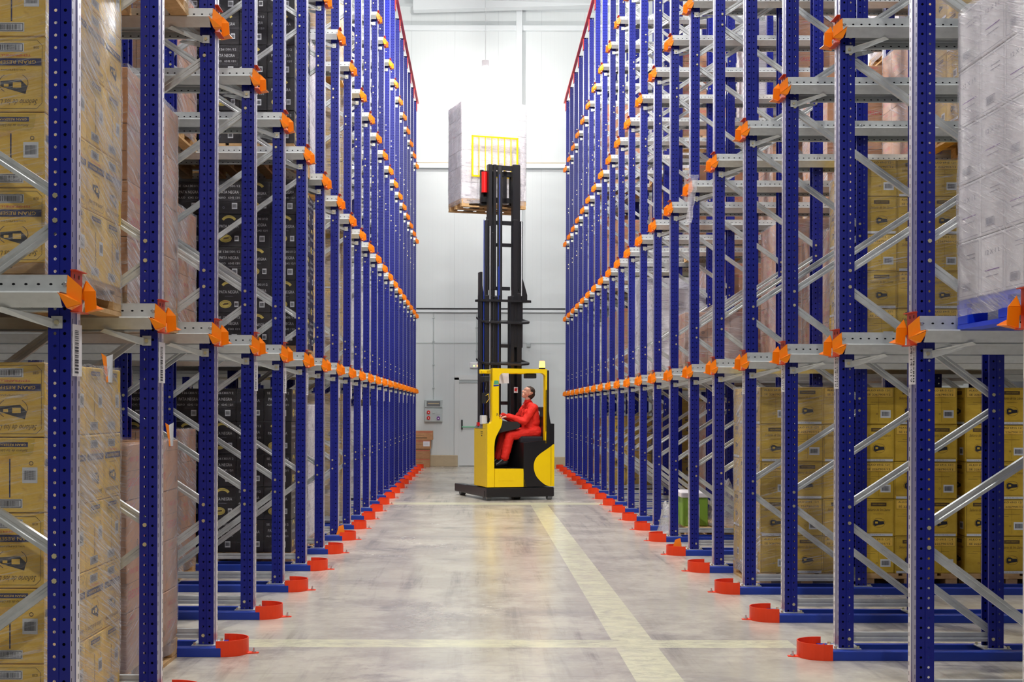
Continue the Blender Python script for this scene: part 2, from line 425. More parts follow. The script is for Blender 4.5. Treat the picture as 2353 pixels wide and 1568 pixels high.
def d_black(f, var):
    w, h = f.w, f.h
    if var == 0:
        f.text('SE 1261301/12', 0, h * .36, .030, 'ink_white', 1, width=w * .80)
        f.text('PATA NEGRA', 0, h * .17, .040, 'ink_white', 1, width=w * .70)
        f.text('ALKO   6242 12/1', 0, 0, .026, 'ink_white', 1, width=w * .80)
        f.bars(w * .2, -h * .25, .045, .040, False); f.ell(-w * .2, -h * .3, .010, .010, 'ink_grey', ring=.002)
    else:
        n = 14; r0, r1 = .060, .085
        for i in range(n):
            a0, a1 = R(35 + 110 * i / n), R(35 + 110 * (i + 1) / n)
            f.poly([(r0 * math.cos(a0), h * .20 + r0 * math.sin(a0)), (r1 * math.cos(a0), h * .20 + r1 * math.sin(a0)), (r1 * math.cos(a1), h * .20 + r1 * math.sin(a1)), (r0 * math.cos(a1), h * .20 + r0 * math.sin(a1))], 'gold', 1)
        f.text('GRAN RESERVA', 0, h * .43, .011, 'ink', 2, width=.075)
        f.text('PATA NEGRA', 0, h * .13, .040, 'ink_white', 1, width=w * .70)
        f.text('VALDEPEÑAS', 0, 0, .010, 'ink_grey', 1, width=w * .3)
        f.ell(-w * .12, -h * .24, .058, .038, 'gold', 1); f.ell(-w * .12, -h * .24, .048, .029, 'ink_brown', 2, ring=.002)
        f.poly([(-w * .12 - .03, -h * .27), (-w * .12 + .03, -h * .24), (-w * .12 + .028, -h * .2), (-w * .12 - .01, -h * .21)], 'ink_brown', 3)
        f.bars(w * .28, -h * .24, .035, .036, False)
def d_brown(f, var):
    w, h = f.w, f.h
    if var == 0:
        f.text('VINO DE', w * .02, h * .22, .040, 'ink_red', 1, width=w * .62); f.text('GREDOS', 0, -h * .2, .062, 'ink_red', 1, width=w * .78)
        f.rect(0, h * .02, w * .96, .002, 'ink_brown', 1)
    else:
        f.rect(0, h * .30, w * .98, .002, 'ink_brown', 1); f.ell(w * .3, -h * .3, .018, .018, 'ink', 1, ring=.004); f.ell(w * .3, -h * .3, .008, .008, 'ink', 1, ring=.003)
        f.text('GREDOS', -w * .1, h * .40, .030, 'ink_red', 1, width=w * .4)
def d_white(f, var):
    w, h = f.w, f.h
    f.frame(0, 0, w * .9, h * .9, .002, 'ink_grey', 1)
    if var == 0:
        f.bars(-w * .1, -h * .3, .10, .030, True, 'carton_white', 'ink_grey'); f.rect(w * .1, h * .25, w * .4, .003, 'ink_grey'); f.rect(w * .1, h * .18, w * .4, .003, 'ink_grey')
    else:
        f.text('12 X 1 L', 0, h * .2, .030, 'ink_grey', 1, width=w * .6); f.rect(0, -h * .1, w * .6, .004, 'violet'); f.rect(0, -h * .2, w * .5, .003, 'ink_grey')
DRAW = {'yellow': d_yellow, 'ochre': d_ochre, 'black': d_black, 'brown': d_brown, 'white': d_white}
BODY = {'yellow': 'carton_yellow', 'ochre': 'carton_ochre', 'black': 'carton_black', 'brown': 'carton_brown', 'white': 'carton_white'}
CH = {'yellow': .315, 'ochre': .315, 'black': .315, 'brown': .298, 'white': .285}
_cm = {}
def carton_mesh(kind, var, plain=False):
    k = (kind, var, plain)
    if k not in _cm:
        mb = MB(); w, l, h = .263, .297, CH[kind] - .004
        mb.box(-w / 2, w / 2, -l / 2, l / 2, 0, h, BODY[kind], .004)
        if not plain:
            DRAW[kind](Face(mb, (0, -l / 2, h / 2), (1, 0, 0), (0, 0, 1), w, h), var)
            DRAW[kind](Face(mb, (w / 2, 0, h / 2), (0, 1, 0), (0, 0, 1), l, h), 1 - var)
            DRAW[kind](Face(mb, (-w / 2, 0, h / 2), (0, -1, 0), (0, 0, 1), l, h), 1 - var)
        mb.box(-w / 2 + .01, w / 2 - .01, -.025, .025, h - .0005, h + .0008, 'ink_brown' if kind != 'white' else 'ink_white')
        _cm[k] = mb.mesh('carton')
    return _cm[k]
def pallet_mesh(mat):
    k = ('pallet', mat)
    if k not in _cm:
        mb = MB(); W, D = .4, .6
        for i in range(5): x = -W + .0725 + i * .16375; mb.box(x - .065, x + .065, -D, D, .122, .144, mat)
        for y in (-D + .05, 0, D - .05): mb.box(-W, W, y - .05, y + .05, .100, .122, mat)
        for x in (-W + .05, 0, W - .05):
            for y in (-D + .0725, 0, D - .0725): mb.box(x - .05, x + .05, y - .07, y + .07, .022, .100, mat, .004)
            mb.box(x - .05, x + .05, -D, D, 0, .022, mat)
        _cm[k] = mb.mesh('wooden_pallet')
    return _cm[k]
def film_mesh(fm, h, seed):
    k = ('film', fm, round(h, 2), seed)
    if k not in _cm:
        mb = MB(); W, D = .405, .605; n = 14; nz = 26; ring = []
        for i in range(4):
            for j in range(n):
                t = j / n
                ring.append([(-W + 2 * W * t, -D), (W, -D + 2 * D * t), (W - 2 * W * t, D), (-W, D - 2 * D * t)][i])
        K = len(ring); vs = []
        for r_ in range(nz + 1):
            z = .06 + (h - .05) * r_ / nz
            for (x, y) in ring:
                q = Vector((x * 4 + seed * 7, y * 4, z * 3)); a = .012 * noise.noise(q) + .006 * noise.noise(q * 3.1)
                pinch = 1 + a * 1.6 + .008
                if abs(abs(x) - W) < .01 and abs(abs(y) - D) < .01: pinch -= .02
                if z < .16: pinch -= .004
                vs.append((x * pinch, y * (1 + a + .006), z + .01 * noise.noise(q * 2)))
        fs = [(r_ * K + i, r_ * K + (i + 1) % K, (r_ + 1) * K + (i + 1) % K, (r_ + 1) * K + i) for r_ in range(nz) for i in range(K)]
        if fm == 'film_clear':
            side_ = [f_ for f_ in fs if abs(sum(vs[q_][0] for q_ in f_)) / 4 > .401]
            mb.raw(vs, [f_ for f_ in fs if f_ not in side_], fm)
            mb.raw(vs, side_, 'film_streak')
        else: mb.raw(vs, fs, fm)
        _cm[k] = mb.mesh('stretch_film', True)
    return _cm[k]
CAR = {'yellow': 'yellow pallet load', 'ochre': 'ochre pallet load', 'black': 'black pallet load', 'brown': 'brown pallet load', 'white': 'white pallet load'}
ORD = ['nearest', 'first', 'second', 'third', 'fourth', 'fifth', 'sixth', 'seventh', 'eighth', 'ninth', 'tenth', 'eleventh', 'twelfth', 'thirteenth', 'fourteenth', 'fifteenth', 'sixteenth', 'seventeenth', 'eighteenth', 'nineteenth', 'twentieth', 'twenty-first']
def load_parts(root, kind, layers, fm, pm, seed, full=False):
    rnd = random.Random(seed)
    obj('wooden_pallet' if pm == 'wood' else 'plastic_pallet', pallet_mesh(pm), root)
    h = CH[kind]
    for k in range(layers):
        for i in range(3):
            for j in range(4):
                if 0 < i < 2 and 0 < j < 3: continue
                if k < layers - 1 and not full and j == 3 and i == 1: continue
                c = obj('carton', carton_mesh(kind, (k + i + j) % 2 if kind != 'yellow' else k % 2), root,
                        ((i - 1) * .266 + rnd.uniform(-.002, .002), (j - 1.5) * .3 + rnd.uniform(-.001, .001), .1445 + k * h))
    if fm: obj('stretch_film', film_mesh(fm, .144 + layers * h, seed % 3), root)
LVL = {-1: (0, 2.06, 4.0, 5.93, 7.86), 1: (0, 2.0, 3.925, 5.85, 7.77)}
D0 = {-1: 2.707, 1: 3.657}       # row index 0 distance in P
def row_y(side, n): return (D0[side] + n) * P
SIDE = {-1: 'left', 1: 'right'}
LEVN = ['floor level', 'first rails', 'second rails', 'third rails', 'fourth rails']
def load(side, lane, lev, pos, kind, layers=5, fm='film_clear', pm='wood', xf=None):
    x0 = xf if xf else (1.83 if side < 0 else 2.40) + pos * .83
    z = 0 if lev == 0 else LVL[side][lev] - .074
    y = row_y(side, lane) + .796
    where = 'at the aisle' if pos == 0 else ORD[pos + 1] + ' from aisle'
    pn = 'nearest right lane' if (lane == 0) else 'behind %s %s upright' % (ORD[lane], SIDE[side])
    lab = '%s%s%s, %s, %s, %s' % ({'film_thick': 'milky ', 'film_smoke': 'dark ', 'film_clear': '', None: 'unwrapped '}[fm], CAR[kind], ' on blue pallet' if pm != 'wood' else '', LEVN[lev], pn, where)
    r = thing('pallet_load', lab, 'pallet load', (side * (x0 + .4), y, z), 0, 'palletised cartons in the racking')
    load_parts(r, kind, layers, fm, pm, lane * 13 + lev * 5 + pos)
    return r

# ------------------------------------------------------------------ racking
XA = {-1: 1.645, 1: 2.208}       # aisle face of the uprights
TOP = 9.45
def upright_mesh(side, flip=False):
    """x runs away from the aisle (0 = web face); flip: web at the far side"""
    mb = MB(); s = side
    path = [(.087, .014), (.087, 0), (.046, 0), (.043, .005), (.040, 0), (0, 0), (0, .044), (.003, .050), (.003, .072), (0, .078), (0, .122), (.040, .122), (.043, .117), (.046, .122), (.087, .122), (.087, .108)]
    fn = (lambda u, v, w: (s * (.087 - u if flip else u), v, w))
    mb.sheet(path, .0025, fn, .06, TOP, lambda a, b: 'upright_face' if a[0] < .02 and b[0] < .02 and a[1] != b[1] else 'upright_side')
    nodes = [.88, 2.33, 3.76, 5.19, 6.62, 8.05] if not flip else [1.57, 3.02, 4.45, 5.88, 7.31, 8.74]
    bx = .062 if not flip else .025
    for z in nodes:
        for dz in (-.05, .05):
            for y0, y1 in ((-.008, 0), (.122, .130)): mb.cyl((s * bx, y0, z + dz), (s * bx, y1, z + dz), .011, 'zinc', seg=6)
    for y0, y1 in ((-.008, 0),): mb.cyl((s * bx, y0, .12), (s * bx, y1, .12), .011, 'zinc', seg=6)
    return mb.mesh('upright')
def base_mesh(s):
    mb = MB(); mb.box(*sorted((s * -.04, s * .13)), -.03, .152, .0586, .064, 'galvanised')
    for y in (-.018, .140):
        for x in (-.025, .112): mb.cyl((s * x, y, .064), (s * x, y, .078), .009, 'zinc', seg=6)
    return mb.mesh('base_plate')
BM = {s: base_mesh(s) for s in (-1, 1)}
UM = {(s, f): upright_mesh(s, f) for s in (-1, 1) for f in (False, True)}
def brace_mesh(side, xa, za, xb, zb, w=.046):
    mb = MB(); a, b = Vector((side * xa, za)), Vector((side * xb, zb)); d = (b - a).normalized(); n = Vector((-d.y, d.x))
    if n.y < 0: n = -n
    path = [(-w / 2, .030), (-w / 2 + .0, .0), (-.008, 0), (-.004, .004), (.004, .004), (.008, 0), (w / 2, 0), (w / 2, .030)]
    def fn(u, v, t):
        q = a + (b - a) * t + n * u; return (q.x, .044 + v, q.y)
    mb.sheet(path, .002, fn, 0, 1, lambda p, q: 'galvanised'); return mb.mesh('diagonal_brace')
XN, XF = .058, .955              # brace ends measured from the web face
BR = {}
for s in (-1, 1):
    L = []
    fr = [.88, 2.33, 3.76, 5.19, 6.62, 8.05]; bk = [.16, 1.57, 3.02, 4.45, 5.88, 7.31, 8.74]
    for i, z in enumerate(fr):
        L.append(brace_mesh(s, XF, bk[i] + (.05 if i else 0), XN, z - .05)); L.append(brace_mesh(s, XN, z + .05, XF, bk[i + 1] - .05))
    BR[s] = L; BR[s, 'h'] = [brace_mesh(s, XN, .125, XF, .125, .055), brace_mesh(s, XN, 9.3, XF, 9.3)]
def tag_mesh(side, num):
    mb = MB(); s = side
    pts = [(-.004, .012), (-.004, .06), (-.006, .10), (-.012 if num is None else -.006, .112)]
    z1, z0 = 1.865, 1.655
    # thin card fixed to the aisle face with one edge lifting off
    for (a, b), (c, d) in zip(pts[:-1], pts[1:]):
        mb.plate([(s * a, b, z0), (s * c, d, z0), (s * c, d, z1), (s * a, b, z1)], .0012, 'paper')
    if s > 0: f = Face(mb, (-.0072, .055, 1.76), (0, -1, 0), (0, 0, 1), .1, .21)
    else: f = Face(mb, (.0072, .055, 1.76), (0, 1, 0), (0, 0, 1), .1, .21)
    if num: f.text('04-14-0%02d' % num, -.012 , 0, .050, 'ink', 1, rot=-math.pi / 2, width=.185)
    rnd = random.Random(5); z = -.09
    while z < .085:
        bh = rnd.choice((.003, .005, .008)); f.rect(.030 if num else .005, z, .022 if num else .05, bh, 'ink', 1); z += bh + rnd.choice((.004, .006))
    return mb.mesh('location_label')
tagL = tag_mesh(-1, None)
def frame(side, n, deep):
    x = XA[side] + (2.04 if deep else 0); pos = ORD[n]
    lab = 'blue rack frame with zigzag braces, %s rack, %s from camera, %s' % (SIDE[side], pos, 'row behind the aisle row' if deep else 'along the aisle')
    r = thing('rack_frame', lab, 'rack frame', (side * x, row_y(side, n), 0), 0, 'upright frames of the drive-in racking')
    for u in (obj('upright', UM[side, False], r), obj('upright', UM[side, True], r, (side * .92, 0, 0))): obj('base_plate', BM[side], u)
    for m in BR[side]: obj('diagonal_brace', m, r)
    for m in BR[side, 'h']: obj('horizontal_brace', m, r)
    if not deep:
        if side > 0: obj('location_label', tag_mesh(1, 20 - n), r)
        elif n % 4 != 3: obj('location_label', tagL, r)
RL = {}
def rail_meshes(side):
    s = side; L = 4.4
    def fn(sy, y0): return lambda u, v, w: (s * w, y0 + sy * u, v)
    path = [(0, 0), (0, -.072), (.006, -.076), (.100, -.076), (.102, -.080), (.064, -.134), (.056, -.130)]
    out = []
    for sy, y0 in ((-1, -.012), (1, .134)):
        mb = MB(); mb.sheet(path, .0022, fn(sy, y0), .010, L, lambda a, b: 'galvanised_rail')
        y = y0 - .002 if sy < 0 else y0 + .002
        for xx in (.018, .95, 2.06, 3.0): mb.cyl((s * xx, y0 + sy * .002, -.038), (s * xx, y0 + sy * .012, -.038), .011, 'steel', .007, seg=10)
        out.append(mb.mesh('side_rail'))
    X = lambda a: -s * a            # a measured towards the aisle
    t = .003; o = 'guide_orange'
    g1 = MB()
    W = [(X(-.007), -.018, 0), (X(.046), .0, -.050), (X(.042), .004, -.114), (X(-.012), -.018, -.078)]
    g1.plate(W, t, o)
    g1.plate([(X(-.016), -.118, -.078), (X(-.012), -.018, -.078), (X(.042), .004, -.114)], t, o)
    g1.plate([(X(-.016), -.118, -.080), (X(.004), -.070, -.136), (X(.042), .004, -.114)], t, o)
    g1.plate([(X(.004), -.070, -.136), (X(.010), -.020, -.140), (X(.042), .004, -.114)], t, o)
    g2 = MB()
    g2.plate([(X(.018), .122, -.054), (X(.067), .118, -.054), (X(.070), .120, -.126), (X(.022), .126, -.142)], t, o)
    g2.plate([(X(.018), .122, -.054), (X(.022), .146, -.008), (X(.067), .118, -.054)], t, o)
    g2.plate([(X(.066), .121, -.055), (X(.020), .147, -.009), (X(-.007), .146, -.078), (X(.069), .124, -.126)], t, o)
    g2.plate([(X(.022), .130, -.142), (X(.070), .122, -.127), (X(.072), .225, -.122), (X(.0), .205, -.140)], t, o)
    g2.plate([(X(.0), .205, -.140), (X(.072), .225, -.122), (X(-.014), .238, -.078)], t, o)
    b = MB(); r_ = 'bracket_red'
    b.box(*sorted((X(.002), X(.006))), -.006, .140, -.145, .022, r_)
    b.box(*sorted((X(.002), X(.026))), -.014, .140, .018, .022, r_); b.box(*sorted((X(.0), X(.034))), -.006, .140, -.149, -.145, r_)
    for y in (.03, .092): b.box(*sorted((X(.006), X(.0075))), y - .004, y + .004, -.01, .006, 'black_matt'); b.box(*sorted((X(.006), X(.0075))), y - .004, y + .004, -.09, -.07, 'black_matt')
    arms = []
    for sy, y0 in ((-1, 0), (1, .122)):
        a = MB(); arms.append(a)
        yy = y0 + sy * .004
        a.box(*sorted((s * .030, s * .075)), min(yy, y0 + sy * .010), max(yy, y0 + sy * .010), -.215, -.165, 'galvanised')
        a.plate([(s * .070, y0 + sy * .006, -.215), (s * .070, y0 + sy * .010, -.175), (s * .245, y0 + sy * .095, -.134), (s * .270, y0 + sy * .095, -.150)], .003, 'galvanised')
        a.cyl((s * .052, y0 + sy * .010, -.19), (s * .052, y0 + sy * .020, -.19), .010, 'zinc', seg=6)
    RL[s] = (out, g1.mesh('end_guide'), g2.mesh('end_guide'), b.mesh('guide_bracket'), [a.mesh('arm_strut') for a in arms])
rail_meshes(-1); rail_meshes(1)
def rails(side, n, lev):
    lab = 'galvanised pallet rails with orange ends, %s rack, %s upright, %s level up' % (SIDE[side], ORD[n], ORD[lev])
    r = thing('pallet_rail', lab, 'pallet rail', (side * XA[side], row_y(side, n), LVL[side][lev]), 0, 'pallet rails of the drive-in racking')
    o, g1, g2, b, a = RL[side]
    for m in o: obj('side_rail', m, r)
    obj('end_guide', g1, r); obj('end_guide', g2, r); obj('guide_bracket', b, r)
    for m in a: obj('arm_strut', m, r)
FG = {}
def floor_guide_meshes(side):
    s = side; X = lambda a: -s * a; e = .09 if s > 0 else .062
    out = []
    for sy, y0 in ((-1, -.030), (1, .152)):
        mb = MB()
        path = [(.0, .012), (.0, .056), (.048, .056), (.054, .052), (.054, .004), (.04, .004)]
        mb.sheet(path, .003, (lambda sy, y0: lambda u, v, w: (s * w, y0 + sy * u, v))(sy, y0), -e, 4.4, lambda p, q: 'beam_blue')
        mb.box(*sorted((s * -.02, s * 4.3)), *sorted((y0 + sy * .004, y0 + sy * .050)), .056, .0585, 'galvanised')
        out.append(mb.mesh('guide_beam'))
    g = MB(); cx, cy, r_ = e, .061, .146; N = 18
    pts = [(cx + r_ * math.sin(math.pi * i / N), cy - r_ * math.cos(math.pi * i / N)) for i in range(N + 1)]
    pts = [(cx - .03, cy - r_)] + pts + [(cx - .03, cy + r_)]
    g.sheet([(X(a), b) for a, b in pts], .006, lambda u, v, w: (u, v, w), .0, .098, lambda p, q: 'guard_red')
    g.prism([(X(cx + .02), cy - .13), (X(cx + .155), cy - .03), (X(cx + .21), cy - .012), (X(cx + .21), cy + .012), (X(cx + .155), cy + .03), (X(cx + .02), cy + .13)], lambda u, v, w: (u, v, w), 0, .006, 'guard_red')
    g.plate([(X(cx - .03), cy + .13, .006), (X(cx + .02), cy + .138, .006), (X(cx - .03), cy + .05, .07)], .005, 'guard_red')
    b = MB(); b.cyl((X(cx + .18), cy, .006), (X(cx + .18), cy, .014), .014, 'steel', seg=6); b.cyl((X(cx + .18), cy, .014), (X(cx + .182), cy, .034), .006, 'steel', seg=8)
    FG[s] = (out, g.mesh('end_guard', False), b.mesh('anchor_bolt'))
floor_guide_meshes(-1); floor_guide_meshes(1)
def floor_guide(side, n):
    lab = 'blue floor guide with red half-ring guard under the %s %s upright' % (ORD[n], SIDE[side])
    r = thing('floor_guide', lab, 'floor guide', (side * XA[side], row_y(side, n), 0), 0, 'floor guides under the racking')
    for m in FG[side][0]: obj('guide_beam', m, r)
    obj('anchor_bolt', FG[side][2], obj('end_guard', FG[side][1], r))
NR = {-1: 21, 1: 20}
for side in (-1, 1):
    for n in range(1 if side < 0 else 0, NR[side] + 1):
        frame(side, n, False); floor_guide(side, n)
        if n >= 5: frame(side, n, True)
        for lev in (1, 2, 3, 4):
            if (LVL[side][lev] - .3 - EYE) * 2119 / (D0[side] + n) < 955: rails(side, n, lev)
    # red tie beam along the upright tops
    mb = MB(); s = side; xa = XA[side] - .03
    mb.box(*sorted((s * (xa - .012), s * (xa + .03))), row_y(s, 3), row_y(s, NR[s]) + .2, 9.42, 9.52, 'top_red')
    mb.box(*sorted((s * (xa - .030), s * (xa - .012))), row_y(s, 3), row_y(s, NR[s]) + .2, 9.42, 9.435, 'top_red')
    tb = mb.build('top_tie_beam'); tag(tb, 'long red tie beam running along the upright tops of the %s rack' % SIDE[side], 'beam')
    for n in range(3, NR[s] + 1):
        p = MB(); p.box(*sorted((s * (xa + .012), s * (xa + .027))), row_y(s, n) - .01, row_y(s, n) + .132, 9.20, 9.42, 'top_red')
        p.cyl((s * (xa + .012), row_y(s, n) + .06, 9.3), (s * (xa + .002), row_y(s, n) + .06, 9.3), .012, 'zinc', seg=6)
        p.build('beam_bracket', tb)

# ------------------------------------------------------------------ pallet loads
T, K, S_ = 'film_thick', 'film_smoke', 'film_clear'
for a in [(1, 0, 0, 'yellow', 5, S_, 'wood', 1.81), (1, 1, 0, 'yellow', 5, S_, 'wood', 1.81),
          (2, 0, 0, 'brown', 4, T, 'wood', 1.85), (2, 1, 0, 'brown', 4, S_, 'wood', 1.85), (2, 2, 0, 'brown', 4, S_, 'wood', 1.79),
          (5, 0, 1, 'brown', 4, S_, 'wood', 2.66), (5, 1, 1, 'brown', 4, S_, 'wood', 2.66), (5, 2, 1, 'brown', 4, S_, 'wood', 2.66), (5, 2, 2, 'brown', 4, S_),
          (6, 0, 0, 'black', 5, K, 'wood', 1.80), (6, 1, 0, 'black', 5, K, 'wood', 1.74), (6, 2, 0, 'black', 5, K, 'wood', 1.78),
          (6, 0, 1, 'black', 5, K), (6, 1, 1, 'black', 5, K), (6, 2, 1, 'black', 5, K),
          (7, 0, 0, 'white', 5, T), (7, 1, 0, 'yellow', 5, T), (7, 2, 0, 'white', 5, T), (8, 2, 1, 'yellow', 5, S_), (8, 1, 1, 'yellow', 5, S_),
          (9, 0, 0, 'ochre', 5, T, 'wood', 1.76), (9, 1, 0, 'ochre', 5, T, 'wood', 1.76), (9, 2, 0, 'ochre', 5, T, 'wood', 1.76), (9, 3, 0, 'ochre', 4, T),
          (9, 0, 1, 'ochre', 5, S_), (9, 1, 1, 'ochre', 5, S_), (9, 2, 1, 'ochre', 5, S_), (8, 3, 1, 'brown', 4, S_),
          (12, 0, 0, 'white', 5, S_), (12, 1, 0, 'white', 5, S_), (12, 2, 1, 'white', 5, S_), (11, 3, 1, 'white', 4, S_), (13, 1, 0, 'white', 5, T), (13, 0, 0, 'white', 5, T),
          (14, 0, 0, 'white', 5, S_), (14, 1, 0, 'white', 4, S_), (15, 2, 1, 'brown', 4, S_), (16, 0, 0, 'yellow', 5, T), (17, 1, 0, 'white', 5, T), (18, 0, 0, 'white', 5, T), (15, 0, 0, 'white', 5, T), (15, 3, 1, 'white', 5, T)]:
    load(-1, *a)
for a in [(0, 1, 0, 'white', 5, T, 'pallet_blue', 2.386),
          (4, 0, 0, 'ochre', 5, S_, 'wood', 2.37), (4, 0, 1, 'ochre', 5, None, 'wood', 3.24), (4, 0, 2, 'ochre', 5, None, 'wood', 4.10), (4, 1, 1, 'ochre', 5, S_, 'wood', 3.26), (4, 1, 2, 'ochre', 5, S_, 'wood', 4.10),
          (4, 2, 2, 'ochre', 5, T, 'wood', 4.04), (5, 2, 2, 'brown', 4, T, 'wood', 4.19), (5, 1, 1, 'brown', 4, S_, 'wood', 3.35),
          (7, 1, 0, 'brown', 2, T, 'wood', 2.40), (7, 0, 1, 'white', 4, T), (8, 0, 1, 'brown', 5, S_), (9, 0, 1, 'brown', 5, S_), (8, 1, 1, 'brown', 4, S_), (9, 1, 1, 'brown', 5, S_),
          (9, 1, 0, 'white', 4, T), (10, 1, 0, 'white', 5, S_), (12, 1, 0, 'brown', 4, S_), (13, 1, 0, 'brown', 4, S_), (13, 0, 0, 'ochre', 4, S_), (11, 0, 1, 'ochre', 5, S_), (12, 0, 1, 'brown', 5, S_),
          (6, 1, 1, 'brown', 5, T), (6, 2, 2, 'brown', 4, S_), (7, 2, 2, 'brown', 5, S_), (8, 2, 3, 'white', 5, S_), (9, 2, 2, 'brown', 5, S_), (10, 2, 1, 'brown', 4, S_), (11, 2, 1, 'white', 4, S_),
          (13, 2, 1, 'brown', 5, S_), (14, 2, 0, 'brown', 4, S_), (15, 2, 0, 'brown', 5, S_), (11, 3, 1, 'brown', 5, S_), (13, 3, 1, 'white', 5, S_), (14, 3, 0, 'brown', 5, S_), (8, 3, 2, 'brown', 4, S_), (10, 3, 2, 'white', 5, S_),
          (6, 1, 3, 'brown', 5, S_), (7, 1, 3, 'brown', 5, S_), (6, 0, 3, 'brown', 5, S_), (7, 0, 3, 'brown', 5, S_), (9, 0, 3, 'brown', 5, S_), (10, 1, 2, 'brown', 5, S_), (12, 1, 2, 'ochre', 5, S_), (7, 3, 3, 'white', 4, S_),
          (15, 1, 0, 'white', 4, T), (16, 0, 0, 'brown', 4, S_), (17, 1, 0, 'white', 5, T), (17, 2, 0, 'white', 5, T)]:
    load(1, *a)

# ------------------------------------------------------------------ the hall
YW = 24.5 * P
f = MB(); f.box(-13, 13, -8, YW + .3, -.2, 0, 'concrete_floor'); struct('floor', f)
w = MB(); w.box(-13, 13, YW, YW + .2, 0, 12.6, 'wall_panel'); struct('wall_back', w)
for s, nm in ((-1, 'wall_left'), (1, 'wall_right')):
    w = MB(); w.box(*sorted((s * 13, s * 13.2)), -8, YW + .2, 0, 12.6, 'outer_wall'); struct(nm, w)
w = MB(); w.box(-13.2, 13.2, -8.2, -8, 0, 12.6, 'outer_wall'); struct('wall_front', w)
c = MB(); c.prism([(-13.2, 12.6), (-3, 12.25), (13.2, 11.75), (13.2, 11.95), (-3, 12.45), (-13.2, 12.8)], lambda u, v, w_: (u, w_, v), -8.2, YW + .2, 'trim_paint'); struct('ceiling', c)
def wy(py): return EYE + (940.5 - py) * 24.4 / 2119
def wx(px): return (px - 1102) * 24.4 / 2119
for i, (a, b, dp) in enumerate([(57, 69, .14), (375, 386, .12), (711, 718, .09)]):
    t = MB(); t.box(-12.9, 12.9, YW - dp, YW, wy(b), wy(a), 'trim_paint', .01)
    if i == 2: t.box(-12.9, 12.9, YW - .10, YW - .06, wy(708), wy(711), 'black_matt')
    if i == 1: t.box(-12.9, 12.9, YW - .06, YW - .03, wy(372), wy(374), 'kerb')
    struct('trim_%d' % (i + 1), t)
t = MB(); t.box(-12.9, 12.9, YW - .012, YW, wy(789), wy(787), 'cabinet_grey'); struct('trim_4', t)
t = MB(); t.box(wx(1184), wx(1198), YW - .22, YW, 0, 12.1, 'trim_paint', .01); struct('trim_5', t)
t = MB(); t.prism([(wx(950), 11.9), (wx(1400), 12.05), (wx(1400), 12.3), (wx(950), 12.25)], lambda u, v, w_: (u, w_, v), YW - .8, YW - .5, 'trim_paint'); struct('trim_6', t)
t = MB(); t.box(-12.9, wx(1052), YW - .10, YW, 0, .30, 'kerb', .01); struct('baseboard_left', t)
t = MB(); t.box(wx(1150), 12.9, YW - .08, YW, 0, .26, 'kerb', .01); struct('baseboard_right', t)
# door
d = bpy.data.objects.new('door_1', None); C.objects.link(d); d.location = (wx(1098), YW, 0); d['kind'] = 'structure'
l = MB(); l.box(-.50, .52, -.03, 0, .02, 2.22, 'door_paint', .004); l.build('door_leaf', d)
fr = MB(); fr.box(-.62, -.50, -.07, 0, 0, 2.36, 'door_paint'); fr.box(.52, .64, -.07, 0, 0, 2.36, 'door_paint'); fr.box(-.62, .64, -.07, 0, 2.30, 2.42, 'door_paint'); fr.box(-.5, .52, -.05, 0, 2.22, 2.30, 'cabinet_grey'); fr.build('door_frame', d)
pb = MB(); pb.box(-.44, -.40, -.12, -.03, .98, 1.24, 'black_matt', .006); pb.box(.36, .40, -.12, -.03, .98, 1.24, 'black_matt', .006); pb.cyl((-.42, -.11, 1.05), (.38, -.11, 1.05), .018, 'green_bar'); pb.build('push_bar', d)
# wall services
cab = thing('socket_cabinet', 'grey electric socket cabinet with two red sockets on the back wall', 'cabinet', (wx(996), YW, wy(970)))
b = MB(); b.box(-.235, .235, -.12, 0, 0, .36, 'cabinet_grey', .012); b.box(-.235, .235, -.12, 0, .37, .585, 'cabinet_grey', .012); b.build('cabinet_body', cab)
b = MB(); b.box(-.18, .18, -.126, -.118, .41, .55, 'grey_plastic'); b.box(-.15, .15, -.13, -.125, .47, .50, 'kerb'); b.build('cabinet_window', cab)
for x, z, m in ((-.13, .26, 'socket_red'), (-.13, .11, 'socket_red'), (.13, .10, 'violet')):
    b = MB(); b.cyl((x, -.118, z), (x, -.165, z - .01), .045, m); b.cyl((x, -.165, z - .01), (x, -.168, z - .01), .018, 'paper'); b.build('socket', cab)
b = MB(); b.box(-.03, .04, -.14, -.118, .22, .29, 'cabinet_grey', .005); b.box(.09, .18, -.135, -.118, .20, .27, 'cabinet_grey', .005); b.build('switch', cab)
def conduit(px, y0, y1, lab):
    b = MB(); x = wx(px); b.cyl((x, YW - .03, wy(y0)), (x, YW - .03, wy(y1)), .012, 'cabinet_grey', seg=8)
    z = wy(y0) + .3
    while z < wy(y1) - .1: b.box(x - .03, x + .03, YW - .045, YW, z, z + .02, 'cabinet_grey'); z += .62
    tag(b.build('conduit'), lab, 'conduit')
conduit(996, 919, 718, 'thin grey conduit running up the wall above the socket cabinet')
conduit(1095, 833, 718, 'thin grey conduit above the emergency light over the door')
conduit(1169, 978, 880, 'thin grey conduit seen through the truck cab on the back wall')
em = thing('emergency_light', 'white emergency light with two lit diodes above the door', 'emergency light', (wx(1094), YW, wy(846)))
b = MB(); b.box(-.17, .17, -.07, 0, 0, .15, 'paper', .015); b.build('housing', em)
b = MB(); b.cyl((-.06, -.07, .06), (-.06, -.08, .06), .018, 'led_green'); b.build('diode', em)
b = MB(); b.cyl((.04, -.07, .06), (.04, -.08, .06), .022, 'led_orange'); b.build('diode', em)
